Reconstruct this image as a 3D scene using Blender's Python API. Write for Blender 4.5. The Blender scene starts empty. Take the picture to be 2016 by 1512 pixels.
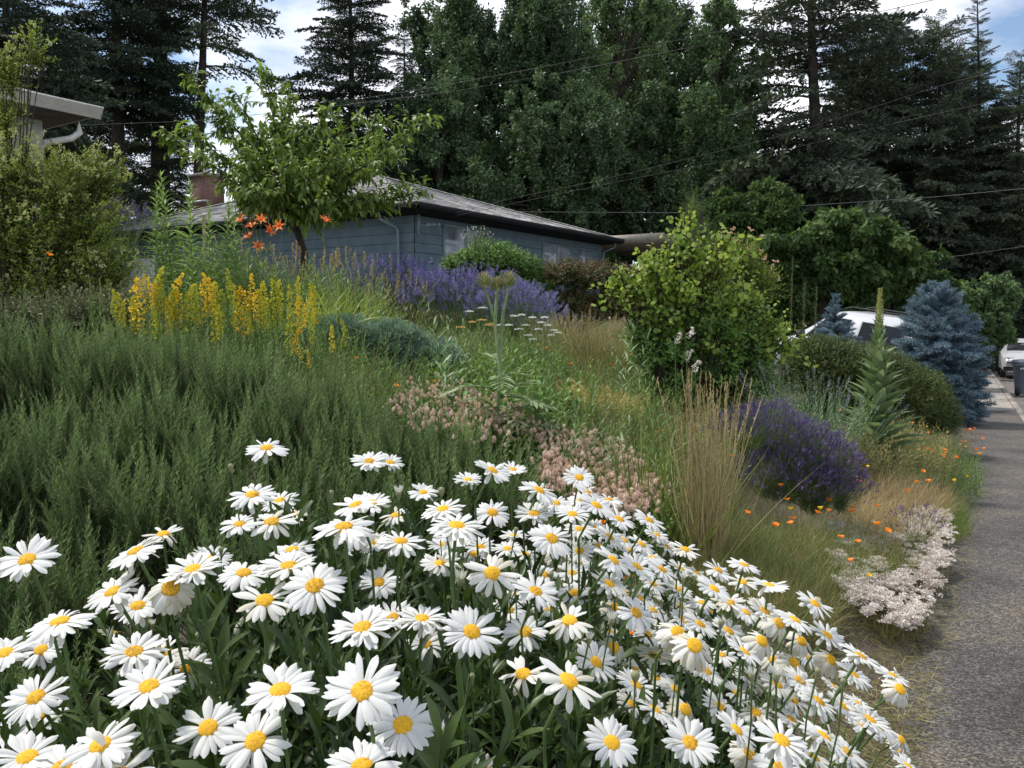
import bpy, math, numpy as np
from math import radians as RAD, pi, sin, cos
C = bpy.context.scene.collection
# ------------------------------------------------------------------ camera, sky, sun, exposure
FPX, HOR, CAMZ = 1600.0, 625.0, 1.5
PITCH = math.atan((756 - HOR) / FPX)
cam = bpy.data.cameras.new("camera"); cam.lens = FPX * 36 / 2016; cam.sensor_width = 36
cam.clip_start = 0.05; cam.clip_end = 3000
co = bpy.data.objects.new("camera", cam); C.objects.link(co)
co.location = (0, 0, CAMZ); co.rotation_euler = (pi / 2 - PITCH, 0, 0)
sc = bpy.context.scene; sc.camera = co
sc.view_settings.view_transform = 'Standard'; sc.view_settings.look = 'None'
sc.view_settings.exposure = 0.55; sc.view_settings.gamma = 1; sc.view_settings.use_curve_mapping = False
sc.cycles.max_bounces = 6; sc.cycles.diffuse_bounces = 3; sc.cycles.transparent_max_bounces = 4
sc.cycles.transmission_bounces = 3; sc.cycles.use_denoising = True
SUN_EL, SUN_AZ = 58, -68        # azimuth measured from +Y towards +X
w = bpy.data.worlds.new("World"); sc.world = w; w.use_nodes = True
nt = w.node_tree; nt.nodes.clear(); N = nt.nodes.new; L = nt.links.new
out = N('ShaderNodeOutputWorld'); bg = N('ShaderNodeBackground'); bg.inputs[1].default_value = 0.112
sky = N('ShaderNodeTexSky'); sky.sky_type = 'NISHITA'; sky.sun_disc = False
sky.sun_elevation = RAD(SUN_EL); sky.sun_rotation = RAD(SUN_AZ); sky.air_density = 1.0; sky.dust_density = 0.6
tc = N('ShaderNodeTexCoord'); mp = N('ShaderNodeMapping'); mp.inputs['Scale'].default_value = (1, 1, 2.1)
mp.inputs['Location'].default_value = (1.35, .4, .15)
n1 = N('ShaderNodeTexNoise'); n1.inputs['Scale'].default_value = 2.6; n1.inputs['Detail'].default_value = 9; n1.inputs['Roughness'].default_value = .55
rp = N('ShaderNodeValToRGB'); rp.color_ramp.elements[0].position = .43; rp.color_ramp.elements[1].position = .55
n2 = N('ShaderNodeTexNoise'); n2.inputs['Scale'].default_value = 4; n2.inputs['Detail'].default_value = 6
rc = N('ShaderNodeValToRGB'); rc.color_ramp.elements[0].position = .35; rc.color_ramp.elements[1].position = .65
rc.color_ramp.elements[0].color = (6.2, 6.5, 7.4, 1); rc.color_ramp.elements[1].color = (9.6, 9.8, 10.2, 1)
mx = N('ShaderNodeMixRGB')
L(tc.outputs['Generated'], mp.inputs[0]); L(mp.outputs[0], n1.inputs['Vector']); L(mp.outputs[0], n2.inputs['Vector'])
L(n1.outputs['Fac'], rp.inputs[0]); L(n2.outputs['Fac'], rc.inputs[0])
L(rp.outputs[0], mx.inputs[0]); L(sky.outputs[0], mx.inputs[1]); L(rc.outputs[0], mx.inputs[2])
L(mx.outputs[0], bg.inputs[0]); L(bg.outputs[0], out.inputs[0])
sun = bpy.data.lights.new("sun", 'SUN'); sun.energy = 2.9; sun.angle = RAD(7); sun.color = (1, .95, .88)
so = bpy.data.objects.new("sun", sun); C.objects.link(so)
so.rotation_euler = (RAD(90 - SUN_EL), 0, RAD(180 - SUN_AZ)); so.location = (0, 0, 30)

# ------------------------------------------------------------------ numbers and placing
rng = np.random.default_rng(7)
def U(a, b, n=None): return rng.uniform(a, b, n)
def P(px, py, D):
    u, v = (px - 1008) / FPX, (756 - py) / FPX
    k = D / (cos(PITCH) + v * sin(PITCH))
    return np.array((u * k, D, CAMZ + (v * cos(PITCH) - sin(PITCH)) * k))
EX = np.array([-8, 0, 3.28, 4.13, 5.58, 7.25, 10.4, 18.4, 60, 400]); EY = np.array([-5.2, -.35, 1.6, 2.12, 2.99, 4.07, 5.97, 10.3, 33, 220])
HUX = (.55, .835)
def edge(y): return np.interp(y, EX, EY)              # left edge of the path
def kerbx(y): return .56 * np.asarray(y, float) + 1.1
def street_z(y): return -.028 * np.clip(y, -20, 70)
def G(x, y):                                          # ground height: the bank climbs to the left of the path
    x = np.asarray(x, float); y = np.asarray(y, float)
    s = (edge(y) - x) * .86
    sp = np.maximum(s, 0)
    z = street_z(y) + 3.0 * (1 - np.exp(-sp / 8.5)) + .03 * np.sin(x * 2.1 + y) * np.minimum(sp, 1) + .02 * np.sin(x * 5 + 1.3 * y) * np.minimum(sp, 1)
    dw = np.clip(1.6 - np.abs((x - 9.0) * HUX[0] + (y - 18.6) * HUX[1]) / 1.7, 0, 1) * np.clip((x - 3.5) / 2.5, 0, 1) * (sp > 0)   # driveway cut into the bank
    return z * (1 - dw) + dw * (street_z(y) + .15 * sp)
def hit(px, py, up=0.0):                              # where the line of sight through a pixel meets the ground (+up)
    lo, hi = .6, 90.
    f = lambda D: (lambda p: p[2] - float(G(p[0], p[1])) - up)(P(px, py, D))
    Ds = np.geomspace(lo, hi, 160); prev = Ds[0]
    for d in Ds[1:]:
        if f(d) < 0:
            a, b = prev, d
            for _ in range(18):
                m = (a + b) / 2
                if f(m) < 0: b = m
                else: a = m
            return P(px, py, a)
        prev = d
    return P(px, py, 60)
def lin(r, g, b):
    f = lambda c: ((c / 255 + .055) / 1.055) ** 2.4 if c > 10 else c / 255 / 12.92
    return (f(r), f(g), f(b))
ORD = "first second third fourth fifth sixth seventh eighth ninth tenth eleventh twelfth thirteenth fourteenth fifteenth sixteenth seventeenth eighteenth nineteenth twentieth".split()
ORD += ["twenty-" + o for o in ORD[:9]] + ["thirtieth"] + ["thirty-" + o for o in ORD[:9]]

# ------------------------------------------------------------------ mesh building with numpy
class Geo:
    def __init__(s): s.V = []; s.var = []; s.F = {3: [], 4: []}; s.M = {3: [], 4: []}; s.n = 0
    def add(s, V, f4=None, f3=None, m=0, var=0.5):
        V = np.asarray(V, float).reshape(-1, 3); s.V.append(V)
        s.var.append(np.full(len(V), var) if np.isscalar(var) else np.asarray(var))
        for k, f in ((4, f4), (3, f3)):
            if f is not None and len(f):
                f = np.asarray(f, int).reshape(-1, k); s.F[k].append(f + s.n)
                s.M[k].append(np.full(len(f), m) if np.isscalar(m) else np.asarray(m))
        s.n += len(V); return s
    def cat(s):
        V = np.concatenate(s.V) if s.V else np.zeros((0, 3)); var = np.concatenate(s.var) if s.var else np.zeros(0)
        F = {k: (np.concatenate(s.F[k]) if s.F[k] else np.zeros((0, k), int)) for k in (3, 4)}
        M = {k: (np.concatenate(s.M[k]) if s.M[k] else np.zeros(0, int)) for k in (3, 4)}
        return V, var, F, M
    def put(s, T, R, Pt, var=None, vs=.35):           # copies of template T under matrices R (m,3,3) at Pt (m,3)
        V, tv, F, M = T.cat() if not hasattr(T, '_c') else T._c
        T._c = (V, tv, F, M)
        m = len(Pt)
        if m == 0: return s
        W = np.einsum('mij,nj->mni', R, V) + np.asarray(Pt)[:, None, :]
        if var is None: var = rng.random(m)
        vv = np.clip(np.asarray(var)[:, None] * (1 - vs) + tv[None, :] * vs, 0, 1)
        n = len(V); off = (np.arange(m) * n)[:, None, None] + s.n
        s.V.append(W.reshape(-1, 3)); s.var.append(vv.reshape(-1))
        for k in (3, 4):
            if len(F[k]):
                s.F[k].append((F[k][None] + off).reshape(-1, k)); s.M[k].append(np.tile(M[k], m))
        s.n += n * m; return s
    def mesh(s, name, mats, smooth=False):
        V, var, F, M = s.cat(); me = bpy.data.meshes.new(name)
        me.vertices.add(len(V)); me.vertices.foreach_set('co', V.astype(np.float32).ravel())
        n3, n4 = len(F[3]), len(F[4]); idx = np.concatenate([F[3].ravel(), F[4].ravel()]).astype(np.int32)
        me.loops.add(len(idx)); me.loops.foreach_set('vertex_index', idx)
        st = np.concatenate([np.arange(n3) * 3, n3 * 3 + np.arange(n4) * 4]).astype(np.int32)
        me.polygons.add(n3 + n4); me.polygons.foreach_set('loop_start', st)
        me.polygons.foreach_set('material_index', np.concatenate([M[3], M[4]]).astype(np.int32))
        if smooth: me.polygons.foreach_set('use_smooth', np.ones(n3 + n4, bool))
        for m in (mats if isinstance(mats, (list, tuple)) else [mats]): me.materials.append(m)
        a = me.attributes.new('var', 'FLOAT', 'POINT'); a.data.foreach_set('value', var.astype(np.float32))
        me.update(calc_edges=True); me.validate(); return me
def nrm(v):
    v = np.asarray(v, float); return v / np.maximum(np.linalg.norm(v, axis=-1, keepdims=True), 1e-9)
def frames(d, scale=1.0, roll=None, up=(0, 0, 1)):    # z axis of each template along d; y axis leans to -up side
    d = nrm(d); m = len(d); ref = np.tile(np.array(up, float), (m, 1))
    bad = np.abs((d * ref).sum(1)) > .98; ref[bad] = (1, .13, 0)
    x = nrm(np.cross(ref, d)); y = np.cross(d, x)
    if roll is None: roll = U(0, 2 * pi, m)
    roll = np.broadcast_to(roll, (m,)); c, s_ = np.cos(roll)[:, None], np.sin(roll)[:, None]
    x2 = x * c + y * s_; y2 = -x * s_ + y * c
    R = np.stack([x2, y2, d], axis=2)
    sc_ = np.asarray(scale, float)
    if sc_.ndim == 0: return R * sc_
    if sc_.ndim == 1: return R * sc_[:, None, None]
    return R * sc_[:, None, :]
def rdir(n, zmin=-1, zmax=1):
    z = U(zmin, zmax, n); a = U(0, 2 * pi, n); r = np.sqrt(np.maximum(0, 1 - z * z))
    return np.stack([r * np.cos(a), r * np.sin(a), z], 1)
def leaf(Lg, W, seg=1, curl=0.0, fold=.25, prof=.55, m=0, var=.5, tipw=0.0):
    g = Geo()
    if seg == 1:
        g.add([(0, 0, 0), (-W / 2, fold * W * .5, Lg * prof), (0, 0, Lg), (W / 2, fold * W * .5, Lg * prof)], f3=[(0, 2, 1), (0, 3, 2)], m=m, var=var); return g
    z = y = 0; V = []
    for i in range(seg + 1):
        t = i / seg; ww = W * (sin(pi * min(1, t ** prof)) * (1 - tipw) + tipw * (1 if 0 < t else 0)) * .5 + (W * .03 if i in (0, seg) else 0)
        V += [(-ww, y + fold * ww, z), (0, y, z), (ww, y + fold * ww, z)]
        a = curl * t; y += -sin(a) * Lg / seg; z += cos(a) * Lg / seg
    f = []
    for i in range(seg):
        a = i * 3; f += [(a, a + 1, a + 4, a + 3), (a + 1, a + 2, a + 5, a + 4)]
    return g.add(V, f4=f, m=m, var=var)
def tube(pts, rad, sides=5, m=0, var=.5, g=None):
    pts = np.asarray(pts, float); n = len(pts); rad = np.broadcast_to(rad, (n,))
    t = nrm(np.gradient(pts, axis=0)); ref = np.array((0.0, 0, 1)) if abs(t[:, 2]).mean() < .8 else np.array((1.0, 0, 0))
    x = nrm(np.cross(ref, t)); y = np.cross(t, x)
    a = np.arange(sides) * 2 * pi / sides
    V = pts[:, None, :] + rad[:, None, None] * (x[:, None, :] * np.cos(a)[None, :, None] + y[:, None, :] * np.sin(a)[None, :, None])
    f = [(i * sides + j, i * sides + (j + 1) % sides, (i + 1) * sides + (j + 1) % sides, (i + 1) * sides + j) for i in range(n - 1) for j in range(sides)]
    g = g or Geo(); return g.add(V.reshape(-1, 3), f4=f, m=m, var=var)
def box(g, a, b, m=0, O=(0, 0, 0), ux=(1, 0, 0), uy=(0, 1, 0), uz=(0, 0, 1), var=.5):
    (x0, y0, z0), (x1, y1, z1) = a, b
    q = np.array([(x0, y0, z0), (x1, y0, z0), (x1, y1, z0), (x0, y1, z0), (x0, y0, z1), (x1, y0, z1), (x1, y1, z1), (x0, y1, z1)], float)
    V = np.asarray(O) + q @ np.array([ux, uy, uz], float)
    return g.add(V, f4=[(0, 3, 2, 1), (4, 5, 6, 7), (0, 1, 5, 4), (1, 2, 6, 5), (2, 3, 7, 6), (3, 0, 4, 7)], m=m, var=var)
def sprig(Lg, n, ll, lw, ang=50, curl=.3, stem=.0015, seg=1, start=.05, tip=.5, base=.8, bend=.1, whorl=1, lprof=.55, fold=.25, jit=8, tuft=0):
    # an upright twig along +z with leaves; material 0 leaves, 1 stem
    g = Geo(); k = 6; tt = np.linspace(0, 1, k); bx, by = U(-bend, bend), U(-bend, bend)
    pt = lambda t: np.array((bx * t * t * Lg, by * t * t * Lg, Lg * t))
    tube([pt(t) for t in tt], np.linspace(stem, stem * .35, k), 3, m=1, g=g)
    T = leaf(1, lw / ll, seg, curl, fold, lprof)
    ts = []; ds = []; ss = []
    for i in range(n):
        t = start + (1 - start) * (i + .5) / n
        for q in range(whorl):
            a = i * 2.39996 + q * 2 * pi / whorl + U(-.2, .2)
            e = RAD(ang * (1 - .55 * t ** 3) + U(-jit, jit))
            ts.append(pt(t)); ds.append((sin(e) * cos(a), sin(e) * sin(a), cos(e)))
            ss.append(ll * U(.8, 1.15) * (base + (1 - base) * min(1, t * 3)) * (1 if t < .7 else 1 - (1 - tip) * (t - .7) / .3))
    for i in range(tuft):
        a = U(0, 2 * pi); e = RAD(U(3, 25)); ts.append(pt(.98)); ds.append((sin(e) * cos(a), sin(e) * sin(a), cos(e))); ss.append(ll * U(.4, .7))
    g.put(T, frames(np.array(ds), np.array(ss), roll=U(-.3, .3, len(ds)) + pi * 0), np.array(ts), vs=.1)
    return g
def smul(T, k):                                      # scaled copy of a template
    g = Geo(); return g.put(T, np.eye(3)[None] * k, np.zeros((1, 3)), var=[.5], vs=1.0)

# ------------------------------------------------------------------ materials
def newmat(name):
    m = bpy.data.materials.new(name); m.use_nodes = True; t = m.node_tree; t.nodes.clear()
    o = t.nodes.new('ShaderNodeOutputMaterial'); return m, t, o
def ramp(t, cols, pos=None):
    r = t.nodes.new('ShaderNodeValToRGB'); e = r.color_ramp.elements
    pos = pos or [i / (len(cols) - 1) for i in range(len(cols))]
    while len(e) < len(cols): e.new(.5)
    for i, (c, p) in enumerate(zip(cols, pos)): e[i].position = p; e[i].color = (*c, 1)
    return r
def leafmat(name, cols, rough=.55, trans=.3, noise=.35, nscale=1.5, spec=.35, tcol=1.25):
    m, t, o = newmat(name); at = t.nodes.new('ShaderNodeAttribute'); at.attribute_name = 'var'
    tx = t.nodes.new('ShaderNodeTexCoord'); nz = t.nodes.new('ShaderNodeTexNoise'); nz.inputs['Scale'].default_value = nscale; nz.inputs['Detail'].default_value = 3
    ma = t.nodes.new('ShaderNodeMath'); ma.operation = 'MULTIPLY_ADD'; ma.inputs[1].default_value = noise * 2; ma.inputs[2].default_value = -noise
    ad = t.nodes.new('ShaderNodeMath'); ad.operation = 'ADD'; ad.use_clamp = True
    t.links.new(tx.outputs['Object'], nz.inputs['Vector']); t.links.new(nz.outputs['Fac'], ma.inputs[0])
    t.links.new(ma.outputs[0], ad.inputs[0]); t.links.new(at.outputs['Fac'], ad.inputs[1])
    r = ramp(t, cols); t.links.new(ad.outputs[0], r.inputs[0])
    b = t.nodes.new('ShaderNodeBsdfPrincipled'); b.inputs['Roughness'].default_value = rough; b.inputs['Specular IOR Level'].default_value = spec
    t.links.new(r.outputs[0], b.inputs['Base Color'])
    if trans > 0:
        tr = t.nodes.new('ShaderNodeBsdfTranslucent'); mi = t.nodes.new('ShaderNodeMixShader'); mi.inputs[0].default_value = trans
        br = t.nodes.new('ShaderNodeMixRGB'); br.blend_type = 'MULTIPLY'; br.inputs[0].default_value = 1; br.inputs[2].default_value = (tcol, tcol * 1.02, tcol * .7, 1)
        t.links.new(r.outputs[0], br.inputs[1]); t.links.new(br.outputs[0], tr.inputs['Color'])
        t.links.new(b.outputs[0], mi.inputs[1]); t.links.new(tr.outputs[0], mi.inputs[2]); t.links.new(mi.outputs[0], o.inputs[0])
    else: t.links.new(b.outputs[0], o.inputs[0])
    return m
def solid(name, cols, rough=.6, nscale=8, metal=0, bump=0, detail=6, stretch=None, spec=.4, pos=None, coat=0, alpha=None):
    m, t, o = newmat(name); tx = t.nodes.new('ShaderNodeTexCoord'); nz = t.nodes.new('ShaderNodeTexNoise')
    nz.inputs['Scale'].default_value = nscale; nz.inputs['Detail'].default_value = detail
    mp_ = t.nodes.new('ShaderNodeMapping'); mp_.inputs['Scale'].default_value = stretch or (1, 1, 1)
    t.links.new(tx.outputs['Object'], mp_.inputs[0]); t.links.new(mp_.outputs[0], nz.inputs['Vector'])
    r = ramp(t, cols, pos or [.3 + .4 * i / max(1, len(cols) - 1) for i in range(len(cols))]); t.links.new(nz.outputs['Fac'], r.inputs[0])
    b = t.nodes.new('ShaderNodeBsdfPrincipled'); b.inputs['Roughness'].default_value = rough; b.inputs['Metallic'].default_value = metal
    b.inputs['Specular IOR Level'].default_value = spec; b.inputs['Coat Weight'].default_value = coat
    t.links.new(r.outputs[0], b.inputs['Base Color']); t.links.new(b.outputs[0], o.inputs[0])
    if bump:
        bp = t.nodes.new('ShaderNodeBump'); bp.inputs['Strength'].default_value = bump; bp.inputs['Distance'].default_value = .02
        t.links.new(nz.outputs['Fac'], bp.inputs['Height']); t.links.new(bp.outputs[0], b.inputs['Normal'])
    m['bsdf'] = b.name; return m
# ------------------------------------------------------------------ objects
def tag(o, label=None, cat=None, group=None, kind=None):
    if label: o['label'] = label
    if cat: o['category'] = cat
    if group: o['group'] = group
    if kind: o['kind'] = kind
    return o
def thing(name, label, cat, loc=(0, 0, 0), group=None):
    o = bpy.data.objects.new(name, None); C.objects.link(o); o.location = loc; o.empty_display_size = .1
    return tag(o, label, cat, group)
def part(name, geo, mats, parent=None, smooth=False, local=False, label=None, loc=None):
    if isinstance(geo, Geo):
        if parent is not None and not local:
            q = parent; off = np.zeros(3)
            while q is not None: off += np.array(q.location); q = q.parent
            geo.V = [v - off for v in geo.V]
        me = geo.mesh(name, mats, smooth)
    else: me = geo
    o = bpy.data.objects.new(name, me); C.objects.link(o)
    if parent is not None: o.parent = parent
    if loc is not None: o.location = loc
    if label: o['label'] = label
    return o
def solo(name, geo, mats, label, cat, group=None, kind=None, smooth=False, base=None):
    base = np.zeros(3) if base is None else np.asarray(base, float)
    geo.V = [v - base for v in geo.V]
    o = bpy.data.objects.new(name, geo.mesh(name, mats, smooth)); C.objects.link(o); o.location = base
    return tag(o, label, cat, group, kind)

# ------------------------------------------------------------------ ground, path, street
M_bark = solid('bark', [(.02, .016, .012), (.07, .055, .04)], .9, 14, bump=.5, stretch=(1, 1, .15))
M_stem = solid('green_stem', [(.06, .11, .03), (.11, .18, .05)], .6, 30)
M_dryst = solid('dry_stem', [(.22, .16, .08), (.42, .33, .18)], .8, 20)
def ground_mat():
    m, t, o = newmat('soil'); tx = t.nodes.new('ShaderNodeTexCoord')
    a = t.nodes.new('ShaderNodeTexNoise'); a.inputs['Scale'].default_value = 1.3; a.inputs['Detail'].default_value = 8
    b_ = t.nodes.new('ShaderNodeTexNoise'); b_.inputs['Scale'].default_value = 60; b_.inputs['Detail'].default_value = 8; b_.inputs['Roughness'].default_value = .7
    t.links.new(tx.outputs['Object'], a.inputs[0]); t.links.new(tx.outputs['Object'], b_.inputs[0])
    r1 = ramp(t, [(.03, .024, .016), (.09, .07, .045), (.22, .18, .12)], [.3, .5, .72]); r2 = ramp(t, [(.5, .5, .5), (1.2, 1.2, 1.2)], [.3, .7])
    mu = t.nodes.new('ShaderNodeMixRGB'); mu.blend_type = 'MULTIPLY'; mu.inputs[0].default_value = 1
    ad = t.nodes.new('ShaderNodeMath'); ad.operation = 'MULTIPLY_ADD'; ad.inputs[1].default_value = .6
    mm = t.nodes.new('ShaderNodeMath'); mm.operation = 'MULTIPLY'; mm.inputs[1].default_value = .45
    t.links.new(a.outputs['Fac'], mm.inputs[0]); t.links.new(b_.outputs['Fac'], ad.inputs[0]); t.links.new(mm.outputs[0], ad.inputs[2])
    t.links.new(ad.outputs[0], r1.inputs[0]); t.links.new(b_.outputs['Fac'], r2.inputs[0])
    t.links.new(r1.outputs[0], mu.inputs[1]); t.links.new(r2.outputs[0], mu.inputs[2])
    b = t.nodes.new('ShaderNodeBsdfPrincipled'); b.inputs['Roughness'].default_value = .95; t.links.new(mu.outputs[0], b.inputs['Base Color'])
    bp = t.nodes.new('ShaderNodeBump'); bp.inputs['Strength'].default_value = .8; bp.inputs['Distance'].default_value = .02
    t.links.new(b_.outputs['Fac'], bp.inputs['Height']); t.links.new(bp.outputs[0], b.inputs['Normal']); t.links.new(b.outputs[0], o.inputs[0]); return m
M_soil = ground_mat()
def asphalt_mat(name, base, fleck=.9, warm=0.0, big=.5):
    m, t, o = newmat(name); tx = t.nodes.new('ShaderNodeTexCoord')
    v = t.nodes.new('ShaderNodeTexVoronoi'); v.inputs['Scale'].default_value = 130
    n = t.nodes.new('ShaderNodeTexNoise'); n.inputs['Scale'].default_value = 1.1; n.inputs['Detail'].default_value = 9; n.inputs['Roughness'].default_value = .62
    f = t.nodes.new('ShaderNodeTexNoise'); f.inputs['Scale'].default_value = 16; f.inputs['Detail'].default_value = 7; f.inputs['Roughness'].default_value = .75
    for q in (v, n, f): t.links.new(tx.outputs['Object'], q.inputs['Vector'])
    k = base
    r = ramp(t, [(k * .3,) * 3, (k * .88, k * .78, k * .70), (k * 2.3, k * 2.1, k * 1.85)], [0.0, .55, 1.0])
    sp = t.nodes.new('ShaderNodeSeparateColor'); t.links.new(v.outputs['Color'], sp.inputs[0]); t.links.new(sp.outputs[0], r.inputs[0])
    rn = ramp(t, [(.5, .48, .48), (1, 1, 1), (1.45 + warm, 1.38 + warm * .8, 1.25)], [.3, .48, .72]); t.links.new(n.outputs['Fac'], rn.inputs[0])
    rf = ramp(t, [(.45, .45, .46), (.95, .95, .95), (1.5, 1.45, 1.35)], [.32, .5, .68]); t.links.new(f.outputs['Fac'], rf.inputs[0])
    m1 = t.nodes.new('ShaderNodeMixRGB'); m1.blend_type = 'MULTIPLY'; m1.inputs[0].default_value = 1
    m2 = t.nodes.new('ShaderNodeMixRGB'); m2.blend_type = 'MULTIPLY'; m2.inputs[0].default_value = fleck
    t.links.new(r.outputs[0], m1.inputs[1]); t.links.new(rn.outputs[0], m1.inputs[2]); t.links.new(m1.outputs[0], m2.inputs[1]); t.links.new(rf.outputs[0], m2.inputs[2])
    b = t.nodes.new('ShaderNodeBsdfPrincipled'); b.inputs['Roughness'].default_value = .92; t.links.new(m2.outputs[0], b.inputs['Base Color'])
    bp = t.nodes.new('ShaderNodeBump'); bp.inputs['Strength'].default_value = .7; bp.inputs['Distance'].default_value = .006
    t.links.new(v.outputs['Distance'], bp.inputs['Height']); t.links.new(bp.outputs[0], b.inputs['Normal']); t.links.new(b.outputs[0], o.inputs[0]); return m
M_asph = asphalt_mat('worn_asphalt', .078, .6, .22); M_conc = asphalt_mat('concrete', .25, .35, .1); M_road = asphalt_mat('street_asphalt', .12)
def sheet(xs_fn, ys, nx, zf):
    g = Geo(); V = []
    for y in ys:
        xs = xs_fn(y)
        for x in xs: V.append((x, y, zf(x, y)))
    f = [(i * nx + j, i * nx + j + 1, (i + 1) * nx + j + 1, (i + 1) * nx + j) for i in range(len(ys) - 1) for j in range(nx - 1)]
    return g.add(V, f4=f)
ys = np.concatenate([np.arange(-8, 14, .22), np.arange(14, 34, .7), np.geomspace(34, 400, 26)])
def gx(y):
    e = float(edge(y)); k = float(kerbx(y)); k = max(k, e + .8)
    return np.concatenate([e - np.geomspace(.12, 300, 60)[::-1], [e, (e + k) / 2, k, k + .02], k + np.geomspace(1, 300, 12)])
def gz(x, y):
    k = max(float(kerbx(y)), float(edge(y)) + .8)
    return float(G(x, y)) - (.16 if x > k + .01 else 0)
o = part('ground', sheet(gx, ys, 76, gz), M_soil, smooth=True); tag(o, kind='structure')
def strip(y0, y1, f0, f1, dz, n=60, nx=5):
    yy = np.linspace(y0, y1, n); return sheet(lambda y: np.linspace(f0(y), f1(y), nx), yy, nx, lambda x, y: float(street_z(y)) + dz)
wob = lambda y: .035 * sin(y * 7) + .03 * sin(y * 17 + 1)
o = part('path', strip(-7, 17.2, lambda y: float(edge(y)) + .02 + wob(y), lambda y: float(kerbx(y)) if y > 1 else float(kerbx(1)) + (y - 1) * .3, .006, 200), M_asph); tag(o, kind='structure')
o = part('sidewalk', strip(17.22, 95, lambda y: float(edge(y)) + .05, lambda y: float(kerbx(y)) - .02, .008, 40), M_conc); tag(o, kind='structure')
g = Geo()
for i in range(44):
    y0 = -6 + i * 2.2; y1 = y0 + 2.19; a, b = [(float(kerbx(y)) if y > 1 else float(kerbx(1)) + (y - 1) * .3) for y in (y0, y1)]
    za, zb = float(street_z(y0)), float(street_z(y1)); q = [(a, y0, za - .14), (a + .15, y0, za - .14), (b + .15, y1, zb - .14), (b, y1, zb - .14), (a, y0, za + .012), (a + .15, y0, za + .012), (b + .15, y1, zb + .012), (b, y1, zb + .012)]
    g.add(q, f4=[(4, 5, 6, 7), (0, 1, 5, 4), (1, 2, 6, 5), (2, 3, 7, 6), (3, 0, 4, 7)])
o = part('kerb', g, M_conc); tag(o, kind='structure')
o = part('street', strip(-7, 110, lambda y: (float(kerbx(y)) if y > 1 else float(kerbx(1)) + (y - 1) * .3) + .15, lambda y: float(kerbx(y)) + 14, -.125, 60), M_road); tag(o, kind='structure')
# ------------------------------------------------------------------ houses
tu = .66; nu = math.hypot(tu, 1); HU = np.array((tu / nu, 1 / nu, 0)); HV = np.array((-1 / nu, tu / nu, 0)); HZ = np.array((0, 0, 1.0))
def siding_mat():
    m, t, o = newmat('blue_siding'); tx = t.nodes.new('ShaderNodeTexCoord'); n = t.nodes.new('ShaderNodeTexNoise'); n.inputs['Scale'].default_value = 3; n.inputs['Detail'].default_value = 8
    t.links.new(tx.outputs['Object'], n.inputs[0]); r = ramp(t, [(.066, .105, .125), (.098, .148, .172)], [.3, .7]); t.links.new(n.outputs['Fac'], r.inputs[0])
    b = t.nodes.new('ShaderNodeBsdfPrincipled'); b.inputs['Roughness'].default_value = .7; t.links.new(r.outputs[0], b.inputs['Base Color']); t.links.new(b.outputs[0], o.inputs[0]); return m
M_side = siding_mat()
def shingle_mat(u, v):
    m, t, o = newmat('shingles'); tx = t.nodes.new('ShaderNodeTexCoord'); mp_ = t.nodes.new('ShaderNodeMapping')
    b_ = t.nodes.new('ShaderNodeTexBrick'); b_.inputs['Scale'].default_value = 1; b_.offset = .5
    b_.inputs['Color1'].default_value = (.04, .04, .045, 1); b_.inputs['Color2'].default_value = (.42, .41, .39, 1); b_.inputs['Mortar'].default_value = (.05, .05, .05, 1)
    b_.inputs['Brick Width'].default_value = .42; b_.inputs['Row Height'].default_value = .2; b_.inputs['Mortar Size'].default_value = .012; b_.inputs['Bias'].default_value = .0
    t.links.new(tx.outputs['UV'], b_.inputs['Vector'])
    n = t.nodes.new('ShaderNodeTexNoise'); n.inputs['Scale'].default_value = 2; n.inputs['Detail'].default_value = 9; t.links.new(tx.outputs['Object'], n.inputs[0])
    r = ramp(t, [(.6, .6, .62), (1.3, 1.27, 1.25)], [.35, .65]); t.links.new(n.outputs['Fac'], r.inputs[0])
    mu = t.nodes.new('ShaderNodeMixRGB'); mu.blend_type = 'MULTIPLY'; mu.inputs[0].default_value = 1; t.links.new(b_.outputs[0], mu.inputs[1]); t.links.new(r.outputs[0], mu.inputs[2])
    b = t.nodes.new('ShaderNodeBsdfPrincipled'); b.inputs['Roughness'].default_value = .9; t.links.new(mu.outputs[0], b.inputs['Base Color']); t.links.new(b.outputs[0], o.inputs[0]); return m
M_shin = shingle_mat(0, 0)
M_fas = solid('dark_trim', [(.008, .009, .01), (.018, .02, .022)], .8, 10, spec=.15); M_spout = solid('blue_grey_metal', [(.13, .18, .2), (.19, .25, .27)], .45, 10)
M_cream = solid('cream_stucco', [(.50, .48, .42), (.62, .6, .53)], .9, 6, bump=.2); M_white = solid('white_trim', [(.6, .59, .54), (.74, .73, .69)], .55, 6)
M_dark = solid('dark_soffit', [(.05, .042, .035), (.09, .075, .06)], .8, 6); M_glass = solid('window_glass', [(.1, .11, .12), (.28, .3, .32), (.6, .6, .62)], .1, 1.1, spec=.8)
M_curt = solid('curtain', [(.32, .33, .34), (.55, .55, .54)], .9, 5, stretch=(3, 3, .4))
M_brick, _t, _o = newmat('brick')
_tx = _t.nodes.new('ShaderNodeTexCoord'); _b = _t.nodes.new('ShaderNodeTexBrick'); _b.inputs['Scale'].default_value = 1
_b.inputs['Color1'].default_value = (.2, .085, .06, 1); _b.inputs['Color2'].default_value = (.13, .05, .038, 1); _b.inputs['Mortar'].default_value = (.25, .2, .18, 1)
_b.inputs['Brick Width'].default_value = .22; _b.inputs['Row Height'].default_value = .075; _b.inputs['Mortar Size'].default_value = .008
_p = _t.nodes.new('ShaderNodeBsdfPrincipled'); _p.inputs['Roughness'].default_value = .9
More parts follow.
